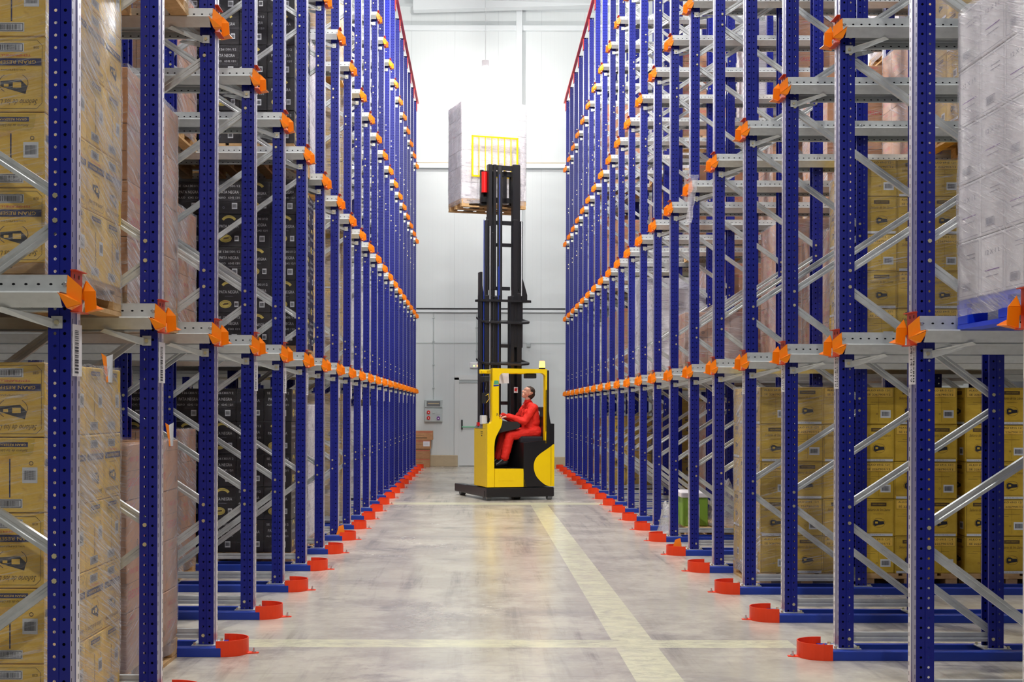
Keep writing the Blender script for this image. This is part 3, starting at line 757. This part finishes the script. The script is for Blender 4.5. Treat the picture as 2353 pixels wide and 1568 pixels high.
b = MB(); b.box(wx(1210), wx(1219), YW - .06, YW, wy(797), wy(788), 'cabinet_grey', .006); tag(b.build('junction_box'), 'small grey junction box on the wall right of the mast', 'junction box')
# cardboard stack by the back wall
for i, (x0, x1, y0, y1, lb) in enumerate([(925, 988.5, 1052, 1073, 'bottom brown carton of the stack by the back wall'), (925, 988.5, 1032, 1052, 'brown carton second from the floor in the stack by the back wall'), (925, 990.5, 1011, 1032, 'brown carton with a white sheet in the stack by the back wall'), (925, 995, 990, 1011, 'topmost brown carton of the stack by the back wall')]):
    sc_ = 24.2 / 2119
    b = MB(); xa, xb = (x0 - 1102) * sc_, (x1 - 1102) * sc_; h = (y1 - y0) * sc_ - .003
    b.box(xa, xb, 0, .42, 0, h, 'carton_brown', .005)
    fc = Face(b, ((xa + xb) / 2, 0, h / 2), (1, 0, 0), (0, 0, 1), xb - xa, h); fc.rect(0, h * .38, xb - xa - .02, .012, 'ink_red'); fc.rect(.05, 0, .25, .006, 'ink_brown')
    if i == 3: fc.rect(.0, -h * .28, .5, .02, 'ink_brown')
    o = b.build('cardboard_box', loc=(0, 35.42, i * .2385)); tag(o, lb, 'box', 'cartons stacked by the back wall')
    if i == 2:
        q = MB(); q.box(-1.47, -1.30, -.004, 0, .07, .20, 'paper'); q.box(-1.45, -1.34, -.005, -.004, .15, .155, 'ink_grey'); q.box(-1.45, -1.34, -.005, -.004, .11, .115, 'ink_grey'); q.build('paper_sheet', o)

# loose things
def plastic_heap(name, lab, loc, sx, sy, sz, seed, mat=T):
    mb = MB(); n, m = 30, 16; vs = [(0, 0, sz)]; fs = []
    for j in range(1, m + 1):
        r_ = j / m
        for i in range(n):
            a = 2 * math.pi * i / n; q = Vector((math.cos(a) * 2 * r_ + seed, math.sin(a) * 2 * r_, seed))
            k = 1 + .25 * noise.noise(q * 1.3)
            z = sz * (1 - r_ ** 2.2) * (1 + .35 * noise.noise(q * 2.2)) + .02 * noise.noise(q * 7)
            vs.append((sx * r_ * k * math.cos(a), sy * r_ * k * math.sin(a), max(.004, z)))
    for i in range(n): fs.append((0, 1 + i, 1 + (i + 1) % n))
    for j in range(m - 1):
        for i in range(n): a = 1 + j * n; fs.append((a + i, a + n + i, a + n + (i + 1) % n, a + (i + 1) % n))
    mb.raw(vs, fs, mat); o = mb.build(name, loc=loc, smooth=True); tag(o, lab, 'plastic film')
yb = row_y(1, 7) + .8
pl = obj('wooden_pallet', pallet_mesh('wood'), None, (2.82, yb, 0)); tag(pl, 'empty wooden pallet under the green crate, behind the seventh right upright', 'pallet')
b = MB(); b.box(-.15, .15, -.3, .3, 0, .34, 'crate_green', .01); b.box(-.17, .17, -.32, .32, .34, .40, 'paper', .008); b.box(.0, .05, -.305, -.295, .0, .26, 'cabinet_grey')
tag(b.build('crate', loc=(2.55, yb - .16, .145)), 'green crate with white lid on the floor pallet in the right rack', 'crate')
plastic_heap('plastic_film_heap', 'crumpled clear plastic film heaped beside the green crate', (2.93, yb - .25, .146), .23, .34, .52, 3.1, 'film_heap')
plastic_heap('plastic_film_scrap', 'scrap of clear film on the floor between the seventh and eighth right uprights', (2.30, yb - .1, .002), .16, .25, .42, 8.2, 'film_heap')
# film scrap caught on a right guide
mb = MB(); n = 16
for i in range(n):
    for j in range(5):
        pass
vs = []; fs = []
for i in range(n + 1):
    for j in range(7):
        t_ = i / n; wd = .10 * (1 - .5 * t_) + .03 * noise.noise(Vector((i * .4, 0, 3)))
        vs.append((wd * (j / 6 - .5) - .05 * t_, .02 * noise.noise(Vector((i * .5, j * .7, 1))), -.50 * t_ + .03 * noise.noise(Vector((j, i * .3, 2)))))
for i in range(n):
    for j in range(6): a = i * 7 + j; fs.append((a, a + 1, a + 8, a + 7))
mb.raw(vs, fs, T); o = mb.build('film_strip', loc=(2.215, row_y(1, 6) - .15, 3.96), smooth=True); tag(o, 'torn strip of clear film hanging from a second-level guide at the sixth right upright', 'plastic film')
def wedge(x, y, z, rz, lab):
    b = MB(); b.plate([(0, 0, 0), (.10, 0, .02), (.085, .01, .12), (.03, .01, .10)], .004, 'guide_orange'); b.plate([(0, 0, 0), (.10, 0, .02), (.08, .07, .01), (.01, .06, 0)], .004, 'guide_orange')
    o = b.build('loose_end_guide', loc=(x, y, z), rz=rz); tag(o, lab, 'rack part')
wedge(-1.66, row_y(-1, 8) - .02, .06, .2, 'loose orange guide plate lying in the eighth left floor guard')
wedge(2.02, row_y(1, 6) + .0, .06, -.2, 'loose orange guide plate lying in the sixth right floor guard')
# yellow slip of paper tucked in the wraps at left
for (x, y, z, lb) in ((-1.80, row_y(-1, 1) + 1.12, 1.70, 'folded orange and white slip on top of the lowest yellow carton load'), (-1.84, row_y(-1, 2) + 1.15, 1.35, 'folded orange and white slip on top of the lowest brown carton load')):
    b = MB(); b.plate([(0, -.03, -.05), (0, .0, -.05), (-.01, .0, .075), (-.02, -.05, .09)], .001, 'guide_orange'); b.plate([(0, 0, -.05), (.0, .07, -.05), (0, .08, .09), (-.01, 0, .075)], .001, 'barcode_paper')
    o = b.build('paper_slip', loc=(x, y, z)); tag(o, lb, 'paper slip')

# ------------------------------------------------------------------ reach truck
def smooth(p, k=5):
    out = []
    for i in range(len(p) - 1):
        a, b_, c_, d_ = p[max(0, i - 1)], p[i], p[i + 1], p[min(len(p) - 1, i + 2)]
        for j in range(k):
            t = j / k
            out.append(tuple(.5 * (2 * b_[q] + (c_[q] - a[q]) * t + (2 * a[q] - 5 * b_[q] + 4 * c_[q] - d_[q]) * t * t + (3 * b_[q] - a[q] - 3 * c_[q] + d_[q]) * t ** 3) for q in (0, 1)))
    return out + [p[-1]]
TX, TY, TR = .13, 15.3 * P, R(18)
tr = thing('reach_truck', 'yellow and black reach truck with its mast raised in the aisle', 'reach truck', (TX, TY, 0), TR)
YL, BK = 'truck_yellow', 'black_paint'
fy = lambda u, v, w_: (u, w_, v)
b = MB(); b.box(-.01, 1.19, 0, 1.15, .055, .212, BK, .012); b.box(.0, .16, 1.15, 1.86, .06, .20, BK, .01); b.box(1.03, 1.19, 1.15, 1.86, .06, .20, BK, .01)
b.box(-.015, -.01, .12, .2, .03, .16, BK); b.build('chassis', tr)
for x, y, r_, w_ in ((.055, 1.70, .075, .09), (1.05, 1.70, .075, .09), (.02, .10, .055, .07), (1.08, .06, .05, .08), (.55, .30, .11, .12)):
    b = MB(); b.cyl((x, y, r_), (x + w_, y, r_), r_, 'grey_plastic', seg=18); b.cyl((x - .004, y, r_), (x, y, r_), r_ * .45, 'steel', seg=10); b.build('wheel', tr)
b = MB(); b.prism([(0, .225), (.122, .225)] + smooth([(.122, .895), (.139, 1.024), (.182, 1.121), (.242, 1.234), (.262, 1.320), (.255, 1.355), (.232, 1.365), (.212, 1.345)]) + [(.208, 1.412), (.088, 1.412), (.078, 1.32), (.05, 1.283), (0, 1.283)], fy, 0, .10, YL)
b.box(0, .122, .10, .72, .225, 1.20, YL, .008); b.box(.0, .122, .1, .25, 1.2, 1.28, YL)
fc = Face(b, (0, .30, 1.12), (0, -1, 0), (0, 0, 1), .3, .1); fc.rect(0, .0, .10, .010, 'ink'); fc.rect(.0, .025, .12, .010, 'ink'); fc.rect(.0, -.04, .05, .02, 'ink')
b.build('front_body', tr)
b = MB(); b.prism([(.130, .225), (.696, .225), (.646, .387), (.637, .525), (.130, .532)], fy, 0, .1, YL); b.box(.20, .47, -.004, 0, .33, .52, YL, .001); b.build('step_panel', tr)
b = MB(); b.prism(smooth([(1.168, .935), (1.107, .887), (1.019, .83), (.923, .766), (.854, .693), (.824, .612), (.820, .555), (.828, .498), (.862, .408), (.932, .325), (1.019, .258), (1.10, .225)]) + [(1.188, .225), (1.188, .935)], fy, -.008, .06, YL); b.box(1.125, 1.13, -.010, -.008, .24, 1.25, BK); b.build('rear_body', tr)
b = MB(); b.prism([(.640, .225), (1.10, .225), (1.188, .30), (1.188, 1.28), (1.125, 1.285), (1.10, 1.40), (1.05, 1.40), (1.04, 1.0), (.64, .96)], fy, 0, .92, BK)
b.box(.122, .65, .10, .92, .225, .53, BK); b.box(.122, 1.0, .86, .92, .53, 1.25, BK); b.box(.10, .135, .10, .9, .5, 1.15, BK); b.build('cowling', tr)
b = MB(); b.box(.66, 1.14, .18, .70, .94, 1.065, 'seat_cloth', .03); b.box(.72, 1.1, .22, .66, .90, .95, BK); b.build('seat_cushion', tr)
b = MB(); b.prism([(1.075, 1.05), (1.19, 1.05), (1.20, 1.30), (1.175, 1.50), (1.15, 1.555), (1.115, 1.565), (1.09, 1.545), (1.075, 1.48), (1.06, 1.38), (1.05, 1.2)], fy, .22, .66, 'seat_cloth'); b.build('seat_backrest', tr)
b = MB(); b.prism([(.24, 1.30), (.30, 1.34), (.42, 1.32), (.60, 1.31), (.66, 1.27), (.64, 1.20), (.50, 1.17), (.35, 1.14), (.22, 1.10)], fy, .22, .70, 'black_matt'); b.cyl((.34, .52, 1.33), (.32, .52, 1.375), .02, BK); b.cyl((.31, .52, 1.375), (.305, .52, 1.39), .10, BK, seg=20); b.build('console', tr)
b = MB(); b.cyl((.36, .34, 1.32), (.345, .34, 1.365), .012, 'steel'); b.ball((.343, .34, 1.375), .022, 'guide_orange'); b.build('control_lever', tr)
b = MB(); b.prism([(.0, 1.20), (.10, 1.20), (.10, 1.30), (.04, 1.27)], fy, .26, .70, 'grey_plastic'); b.box(.0, .10, .30, .42, 1.27, 1.42, 'barcode_paper', .01); b.box(-.002, .03, .5, .58, 1.24, 1.30, 'socket_red'); b.build('instrument_box', tr)
# overhead guard
b = MB(); b.box(.088, .208, 0, .12, 1.40, 2.20, YL, .012); b.box(1.028, 1.056, .0, .10, .95, 2.19, YL)
N = 8; c1 = [(.208 + .075 - .075 * math.cos(R(90 * i / N)), 2.05 + .075 * math.sin(R(90 * i / N))) for i in range(N + 1)]
c2 = [(.95 + .082 * math.sin(R(90 * i / N)), 2.05 + .082 * math.cos(R(90 * i / N))) for i in range(N + 1)]
b.prism([(.088, 2.0), (.208, 2.0)] + c1 + c2 + [(1.032, 2.0), (1.056, 2.0), (1.056, 2.20), (.088, 2.205)], fy, -.002, .09, YL)
b.box(.088, 1.05, .66, .74, 2.13, 2.20, YL, .01)
for x in (.10, .30, .50, .70, .90, 1.0): b.box(x, x + .035, .08, .70, 2.14, 2.18, YL)
b.box(.0, .09, .3, .34, 2.13, 2.17, YL); b.box(.0, .09, .4, .44, 2.13, 2.17, YL)
fc = Face(b, (.148, 0, 1.93), (1, 0, 0), (0, 0, 1), .12, .3)
fc.poly([(-.045, .0), (.05, .01), (.04, .09), (.0, .12), (-.03, .06)], 'green_bar'); fc.poly([(-.04, -.03), (.055, -.02), (.05, .0), (-.045, -.005)], 'beam_blue')
fc.text('R', .03, -.50, .07, 'ink', 1)
b.build('overhead_guard', tr)
b = MB(); b.box(1.056, 1.092, .0, .09, 1.39, 2.18, BK); b.box(1.03, 1.06, .0, .05, 1.15, 1.85, BK); b.build('rear_pillar', tr)
b = MB(); b.cyl((.985, .05, 2.20), (.985, .05, 2.225), .055, BK); b.cyl((.985, .05, 2.225), (.985, .05, 2.335), .052, 'beacon_glow', .044, seg=20); b.build('beacon', tr)
b = MB(); b.box(.706, .888, .05, .2, 2.045, 2.125, 'black_matt', .01); b.build('sensor_box', tr)
b = MB(); b.plate([(.30, .28, 1.955), (.482, .30, 1.962), (.475, .30, 2.135), (.292, .28, 2.13)], .001, 'paper'); b.build('paper_note', tr)
b = MB(); b.box(.0, .09, .16, .40, 1.98, 2.08, 'black_matt', .01); b.box(.03, .10, .2, .4, 1.62, 1.80, 'black_matt', .01)
b.tube([(.05, .2, 2.0), (.03, .18, 1.85), (.06, .17, 1.7), (.04, .18, 1.55), (.06, .22, 1.42)], .007, BK, 6)
b.tube([(.02, .15, 1.75), (.07, .15, 1.78), (.08, .15, 1.70), (.03, .15, 1.63)], .004, YL, 6); b.build('mirror_and_cable', tr)
# mast: three nested stages, each its own part
ms = MB()
for x0, x1 in ((.175, .215), (.255, .392)): ms.box(x0, x1, .93, 1.07, .10, 3.9 if x0 < .2 else 3.50, BK, .006)
ms.box(.175, .392, 1.03, 1.07, .1, 3.5, BK); ms.box(.425, .571, .96, 1.06, .12, 3.5, BK, .02)
ms.box(.724, .937, 1.03, 1.07, .1, 3.5, BK); ms.box(.735, .80, .93, 1.07, .1, 3.5, BK, .006); ms.box(.85, .937, .93, 1.07, .1, 3.55, BK, .006)
for z in (2.60, 1.6, 3.60): ms.box(.39, .75, 1.02, 1.06, z, z + .06, BK)
ms.prism([(.18, 3.40), (.26, 3.40), (.20, 3.80), (.18, 3.80)], fy, .95, .99, BK); ms.prism([(.92, 3.40), (1.045, 3.40), (1.045, 3.52), (.955, 3.82), (.92, 3.82)], fy, .95, .99, BK)
fc = Face(ms, (.83, .929, 1.86), (1, 0, 0), (0, 0, 1), .1, .1); fc.rect(0, 0, .075, .10, 'paper'); fc.poly([(-.03, -.01), (.01, -.03), (.02, .0), (.03, .03), (-.02, .03)], 'socket_red', 2)
ms.build('mast_outer_stage', tr)
ms = MB(); ms.box(.288, .325, .94, 1.06, 2.6, 4.81, BK, .006); ms.box(.37, .46, .98, 1.06, 2.6, 4.6, BK, .01); ms.box(.784, .87, .94, 1.06, 2.6, 4.83, BK, .006); ms.box(.90, .966, .96, 1.04, 2.6, 4.81, BK, .006)
ms.box(.3, .96, 1.02, 1.06, 4.74, 4.81, BK); ms.box(.46, .80, 1.02, 1.06, 4.36, 4.42, BK); ms.build('mast_middle_stage', tr)
ms = MB(); ms.box(.333, .40, .97, 1.08, 3.6, 5.78, BK, .006); ms.box(.425, .479, .97, 1.08, 3.6, 5.78, BK, .006); ms.box(.784, .921, .97, 1.08, 3.6, 5.80, BK, .012)
ms.box(.34, .92, 1.03, 1.08, 5.70, 5.78, BK); ms.build('mast_inner_stage', tr)
ms = MB(); ms.cyl((.55, 1.0, 3.4), (.55, 1.0, 5.75), .045, 'black_matt', seg=16); ms.cyl((.35, .93, .3), (.35, .93, 4.7), .012, 'steel', seg=8); ms.cyl((.932, .93, 3.5), (.932, .93, 4.8), .012, 'steel', seg=8); ms.build('lift_cylinder', tr)
ms = MB()
for x, m, z0, z1 in ((.235, 'beam_blue', .9, 4.8), (.26, BK, 1.0, 4.7), (.50, 'beam_blue', .9, 4.0), (.52, 'beam_blue', 3.5, 5.6), (.408, BK, .8, 3.4), (.42, BK, .8, 3.4), (.28, BK, 4.0, 4.85)): ms.cyl((x, .92, z0), (x, .92, z1), .008, m, seg=8)
ms.build('hose', tr)
def hoop(z, w0, w1, t, tilt=0):
    h = MB(); o_ = [(w0, 1.06), (w0 + .02, .95), (.25, .865), (.9, .84), (w1 - .03, .87), (w1, .90), (.95, 1.06)]
    i_ = [(w0 + .05, 1.06), (w0 + .07, .985), (.27, .93), (.88, .92), (w1 - .07, .93), (w1 - .05, .94), (.91, 1.04)]
    for k in range(len(o_) - 1):
        h.prism([o_[k], o_[k + 1], i_[k + 1], i_[k]], lambda u, v, w_: (u, v, w_ + (v - .84) * tilt), z, z + t, BK)
    h.build('mast_hoop', tr)
hoop(3.385, .12, 1.10, .04); hoop(3.0, .14, 1.07, .032, .45); hoop(2.28, .14, 1.07, .032, .45)
ms = MB()
for z in (5.14, 5.60): ms.box(.24, .95, 1.12, 1.18, z, z + .09, BK, .006)
ms.box(.24, .29, 1.12, 1.18, 5.14, 5.70, BK); ms.box(.66, .72, 1.12, 1.18, 5.14, 5.70, BK); ms.box(.90, .95, 1.12, 1.18, 5.14, 5.70, BK); ms.build('fork_carriage', tr)
ms = MB(); ms.cyl((.295, 1.09, 5.30), (.295, 1.09, 5.66), .050, 'socket_red', seg=16); ms.build('side_shift_cylinder', tr)
ms = MB()
for i in range(8): x = .135 + i * .119; ms.box(x - (.014 if i in (0, 7) else .006), x + (.014 if i in (0, 7) else .006), 1.26, 1.285, 5.62, 6.32, YL)
ms.box(.12, .985, 1.26, 1.285, 6.30, 6.325, YL); ms.box(.12, .985, 1.26, 1.285, 5.60, 5.63, YL); ms.build('load_backrest', tr)
for x in (.27, .80):
    ms = MB(); ms.box(x, x + .12, 1.19, 1.24, 5.10, 5.66, BK); ms.box(x, x + .12, 1.24, 2.30, 5.105, 5.140, BK); ms.build('fork', tr)
cc, ss = math.cos(TR), math.sin(TR)
def tw(x, y, z): return (TX + x * cc - y * ss, TY + x * ss + y * cc, z)
ld = thing('pallet_load', 'white wrapped carton load held high on the raised forks of the reach truck', 'pallet load', tw(.55, 1.72, 5.078), TR + math.pi / 2, 'palletised cartons in the racking')
load_parts(ld, 'white', 6, T, 'wood', 4, True)

# ------------------------------------------------------------------ driver
import numpy as np
prims = []   # (a, b, ra, rb, mat)
def cap(a, b, ra, rb, m): prims.append((np.array(a, float), np.array(b, float), ra, rb, m))
OV, SK, SH = 0, 1, 2
cap((1.0, .38, 1.13), (1.0, .52, 1.13), .115, .115, OV); cap((.99, .45, 1.14), (.95, .45, 1.34), .125, .13, OV); cap((.965, .40, 1.20), (.935, .39, 1.46), .115, .115, OV); cap((.965, .50, 1.20), (.935, .51, 1.46), .115, .115, OV)
cap((.925, .36, 1.49), (.925, .54, 1.49), .10, .10, OV); cap((.905, .275, 1.550), (.905, .625, 1.550), .075, .075, OV); cap((.90, .38, 1.22), (.865, .38, 1.44), .105, .10, OV); cap((.90, .52, 1.22), (.865, .52, 1.44), .105, .10, OV); cap((.885, .45, 1.20), (.85, .45, 1.36), .11, .10, OV); cap((.93, .30, 1.55), (.97, .33, 1.30), .075, .08, OV); cap((.93, .60, 1.55), (.97, .57, 1.30), .075, .08, OV)
cap((.905, .45, 1.59), (.882, .45, 1.650), .080, .064, OV); cap((.905, .36, 1.585), (.905, .54, 1.585), .062, .062, OV)
cap((.88, .45, 1.62), (.875, .45, 1.70), .054, .052, SK)
H = Vector((.880, .45, 1.795)); fw = Vector((-math.cos(R(30)), 0, math.sin(R(30)))); up = Vector((math.sin(R(30)), 0, math.cos(R(30))))
def hp(a, b, c): v = H + fw * a + Vector((0, 1, 0)) * b + up * c; return (v.x, v.y, v.z)
cap(hp(-.018, 0, .030), hp(.018, 0, .032), .082, .078, SK); cap(hp(.02, 0, -.01), hp(.040, 0, -.065), .068, .042, SK); cap(hp(.055, 0, -.083), hp(.06, 0, -.083), .025, .022, SK)
cap(hp(.082, 0, .012), hp(.103, 0, -.020), .010, .015, SK); cap(hp(.078, -.03, .032), hp(.078, .03, .032), .016, .016, SK)
cap(hp(.080, -.014, -.050), hp(.080, .014, -.050), .011, .011, SK); cap(hp(.078, -.012, -.062), hp(.078, .012, -.062), .010, .010, SK)
for s in (-1, 1): cap(hp(-.008, s * .078, .012), hp(-.012, s * .082, -.022), .014, .010, SK); cap(hp(.055, s * .035, -.015), hp(.045, s * .04, -.03), .028, .026, SK)
def arm(sh, el, wr, hd, side):
    cap(sh, el, .078, .064, OV); cap(el, wr, .064, .048, OV); cap(wr, tuple(wr[i] + (hd[i] - wr[i]) * .2 for i in range(3)), .036, .030, SK)
    w = Vector(wr); h = Vector(hd); d = (h - w).normalized(); y = Vector((0, 1, 0)); n = d.cross(y).normalized()
    if n.z < 0: n = -n
    for k in (-.024, -.008, .008, .024): cap(w + d * .02 + y * k * .7, w + d * .085 + y * k, .018, .015, SK)
    for k, L in zip((-.030, -.010, .010, .029), (.068, .078, .073, .058) if side > 0 else (.058, .073, .078, .068)):
        p0 = w + d * .088 + y * k; p1 = p0 + d * L * .42 - n * .008; p2 = p1 + d * L * .22 - n * .022; p3 = p2 - n * .022 - d * .008
        cap(p0, p1, .0095, .009, SK); cap(p1, p2, .009, .0085, SK); cap(p2, p3, .0085, .0075, SK)
    t0 = w + d * .035 + y * side * .026; t1 = t0 + d * .03 + y * side * .020 - n * .01; t2 = t1 + d * .026 - n * .012
    cap(t0, t1, .012, .010, SK); cap(t1, t2, .010, .0085, SK)
arm((.905, .265, 1.545), (.735, .235, 1.315), (.475, .31, 1.405), (.375, .33, 1.385), 1)
arm((.905, .635, 1.545), (.735, .665, 1.320), (.470, .58, 1.415), (.370, .56, 1.400), -1)
def leg(y, kx, kz, ax, az, tx, tz):
    cap((.985, y, 1.135), (kx, y - .01, kz), .110, .084, OV); cap((kx, y - .01, kz), (ax + (kx - ax) * .4, y, az + (kz - az) * .4), .086, .080, OV)
    cap((ax + (kx - ax) * .4, y, az + (kz - az) * .4), (ax + .006, y, az + .03), .080, .074, OV)
    cap((ax, y, az + .02), (ax, y, az - .04), .036, .036, SK)
    cap((ax + .02, y, az - .065), (tx + .04, y, tz - .0), .044, .036, SH); cap((ax - .04, y, az - .03), (tx + .06, y, tz + .01), .042, .034, SH)
    cap((ax + .03, y, az - .05), (ax + .0, y, az - .02), .044, .044, SH)
leg(.335, .510, 1.085, .415, .685, .235, .585); leg(.555, .470, 1.075, .385, .690, .215, .590)
body = MB()
for a, b_, ra, rb, m in prims:
    body.ball(tuple(a), ra, 'skin', 16); body.ball(tuple(b_), rb, 'skin', 16)
    if np.linalg.norm(a - b_) > 1e-3: body.cyl(tuple(a), tuple(b_), ra, 'skin', rb, 16)
o = body.build('tmp'); md = o.modifiers.new('r', 'REMESH'); md.mode = 'VOXEL'; md.voxel_size = .0055; md.use_smooth_shade = True
sm = o.modifiers.new('s', 'SMOOTH'); sm.factor = .5; sm.iterations = 2
me = bpy.data.meshes.new_from_object(o.evaluated_get(bpy.context.evaluated_depsgraph_get())); me.name = 'driver_body'; bpy.data.objects.remove(o)
me.materials.clear()
for m in ('overall_red', 'skin', 'shoe'): me.materials.append(MAT[m])
nf = len(me.polygons); cen = np.zeros(nf * 3); me.polygons.foreach_get('center', cen); cen = cen.reshape(-1, 3)
best = np.full(nf, 1e9); mi = np.zeros(nf, int)
for a, b_, ra, rb, m in prims:
    ab = b_ - a; L2 = max(1e-9, ab @ ab); tt = np.clip(((cen - a) @ ab) / L2, 0, 1)
    dd = np.linalg.norm(cen - (a + tt[:, None] * ab), axis=1) - (ra + (rb - ra) * tt)
    if m == OV: dd -= .003
    k = dd < best; best[k] = dd[k]; mi[k] = m
me.polygons.foreach_set('material_index', mi.astype(int).tolist()); me.polygons.foreach_set('use_smooth', [True] * nf); me.update()
# cloth folds on the overalls
vn = [v.normal.copy() for v in me.vertices]; isov = [False] * len(me.vertices)
for p in me.polygons:
    if p.material_index == 0:
        for vi in p.vertices: isov[vi] = True
for v, n_, k in zip(me.vertices, vn, isov):
    if k: v.co += n_ * (.007 * noise.noise(Vector((v.co.x * 9, v.co.y * 7, v.co.z * 22))) + .003 * noise.noise(v.co * 30))
ps = thing('person', 'person in red overalls seated sideways in the reach truck, looking up', 'person', tw(0, 0, 0), TR)
bo = obj('body', me, ps)
hb = MB()
for a_, c_, r_ in ((-.020, .045, .088), (-.045, .012, .080), (-.048, -.022, .066), (.010, .058, .072)):
    hb.ball(hp(a_, 0, c_), r_, 'hair', 16, (1, .92, 1))
oh = hb.build('tmp'); md = oh.modifiers.new('r', 'REMESH'); md.mode = 'VOXEL'; md.voxel_size = .005; md.use_smooth_shade = True
mh = bpy.data.meshes.new_from_object(oh.evaluated_get(bpy.context.evaluated_depsgraph_get())); bpy.data.objects.remove(oh); mh.name = 'hair'
mh.materials.clear(); mh.materials.append(MAT['hair'])
for v in mh.vertices: v.co += v.normal * .003 * noise.noise(Vector((v.co.x * 60, v.co.y * 60, v.co.z * 15)))
obj('hair', mh, ps)
b = MB()
for s in (-1, 1): b.ball(hp(.074, s * .030, .012), .011, 'ink_white', 10); b.ball(hp(.083, s * .030, .013), .005, 'ink', 8)
b.build('eyes', ps)
b = MB(); b.plate([(.86, .36, 1.665), (.80, .40, 1.625), (.80, .50, 1.625), (.86, .54, 1.665), (.84, .45, 1.645)], .008, 'overall_red'); b.tube([(.93, .40, 1.655), (.89, .385, 1.665), (.845, .40, 1.655), (.83, .45, 1.645), (.845, .50, 1.655), (.89, .515, 1.665), (.93, .5, 1.655)], .014, 'overall_red'); b.build('collar', ps)
b = MB(); b.ball((1.045, .36, 1.45), .035, 'paper', 12, (.3, .8, 1.2)); b.build('back_badge', ps)

# ------------------------------------------------------------------ lamps
def highbay(x, d, z, power, lab, vis=True):
    L = thing('high_bay_lamp', lab, 'ceiling lamp', (x, d * P, z))
    b = MB(); b.cyl((0, 0, .34), (0, 0, .50), .09, 'paper'); b.cyl((0, 0, .52), (0, 0, (12.25 - (x + 3) * .0309 if x > -3 else 12.25 - (x + 3) * .0343) - z), .006, 'trim_paint'); b.build('housing', L)
    b = MB(); b.cyl((0, 0, 0), (0, 0, .34), .24, 'lamp_glow', .10, seg=24); b.ball((0, 0, 0), .235, 'lamp_glow', 20, (1, 1, .35)); b.build('lamp_shade', L)
    a = bpy.data.lights.new('high_bay_light', 'POINT'); a.shadow_soft_size = .12; a.energy = power * 1.5; a.color = (1, .975, .93)
    o = bpy.data.objects.new('high_bay_light', a); C.objects.link(o); o.parent = L; o.location = (0, 0, -.30)
names = ['behind the camera', 'above the camera', 'over the near aisle', 'over the middle aisle', 'over the aisle before the truck', 'lit lamp shining above the raised load near the back wall']
for i, (d, pw) in enumerate(((-2.5, 560), (2.8, 430), (7.2, 660), (11.4, 860), (15.7, 800), (23.0, 150))):
    highbay(.13, d, 9.72, pw, 'round high bay lamp ' + names[i] if i < 5 else names[i])
for s in (-1, 1):
    for i, d in enumerate((3, 10, 17, 23.5)):
        highbay(s * (8.6 if s < 0 else 9.0), d, 10.2, ((8, 25, 150, 200) if s < 0 else (8, 60, 280, 300))[i], 'high bay lamp over the outer %s aisle, %s from camera' % (SIDE[s], ORD[i + 1]))
wd = bpy.data.worlds.new('w'); SC.world = wd; wd.use_nodes = True; wd.node_tree.nodes['Background'].inputs[0].default_value = (.8, .85, 1, 1); wd.node_tree.nodes['Background'].inputs[1].default_value = .02

# ------------------------------------------------------------------ camera
cd = bpy.data.cameras.new('camera'); cam = bpy.data.objects.new('camera', cd); C.objects.link(cam)
cd.sensor_width = 36; cd.lens = 2119 * P / 2353 * 36; cd.shift_x = (1176.5 - 1102) / 2353; cd.shift_y = (940.5 - 784) / 2353
cd.clip_start = .05; cd.clip_end = 200
cam.location = (0, 0, EYE); cam.rotation_euler = (R(90), R(0), 0)
cam.matrix_world = Matrix.Translation((0, 0, EYE)) @ Matrix.Rotation(R(90), 4, 'X') @ Matrix.Rotation(R(.13), 4, 'Z')
SC.camera = cam
SC.view_settings.view_transform = 'Standard'; SC.view_settings.look = 'None'; SC.view_settings.exposure = .13; SC.view_settings.gamma = 1
SC.view_settings.use_curve_mapping = False
try:
    SC.cycles.transparent_max_bounces = 24
except Exception: pass
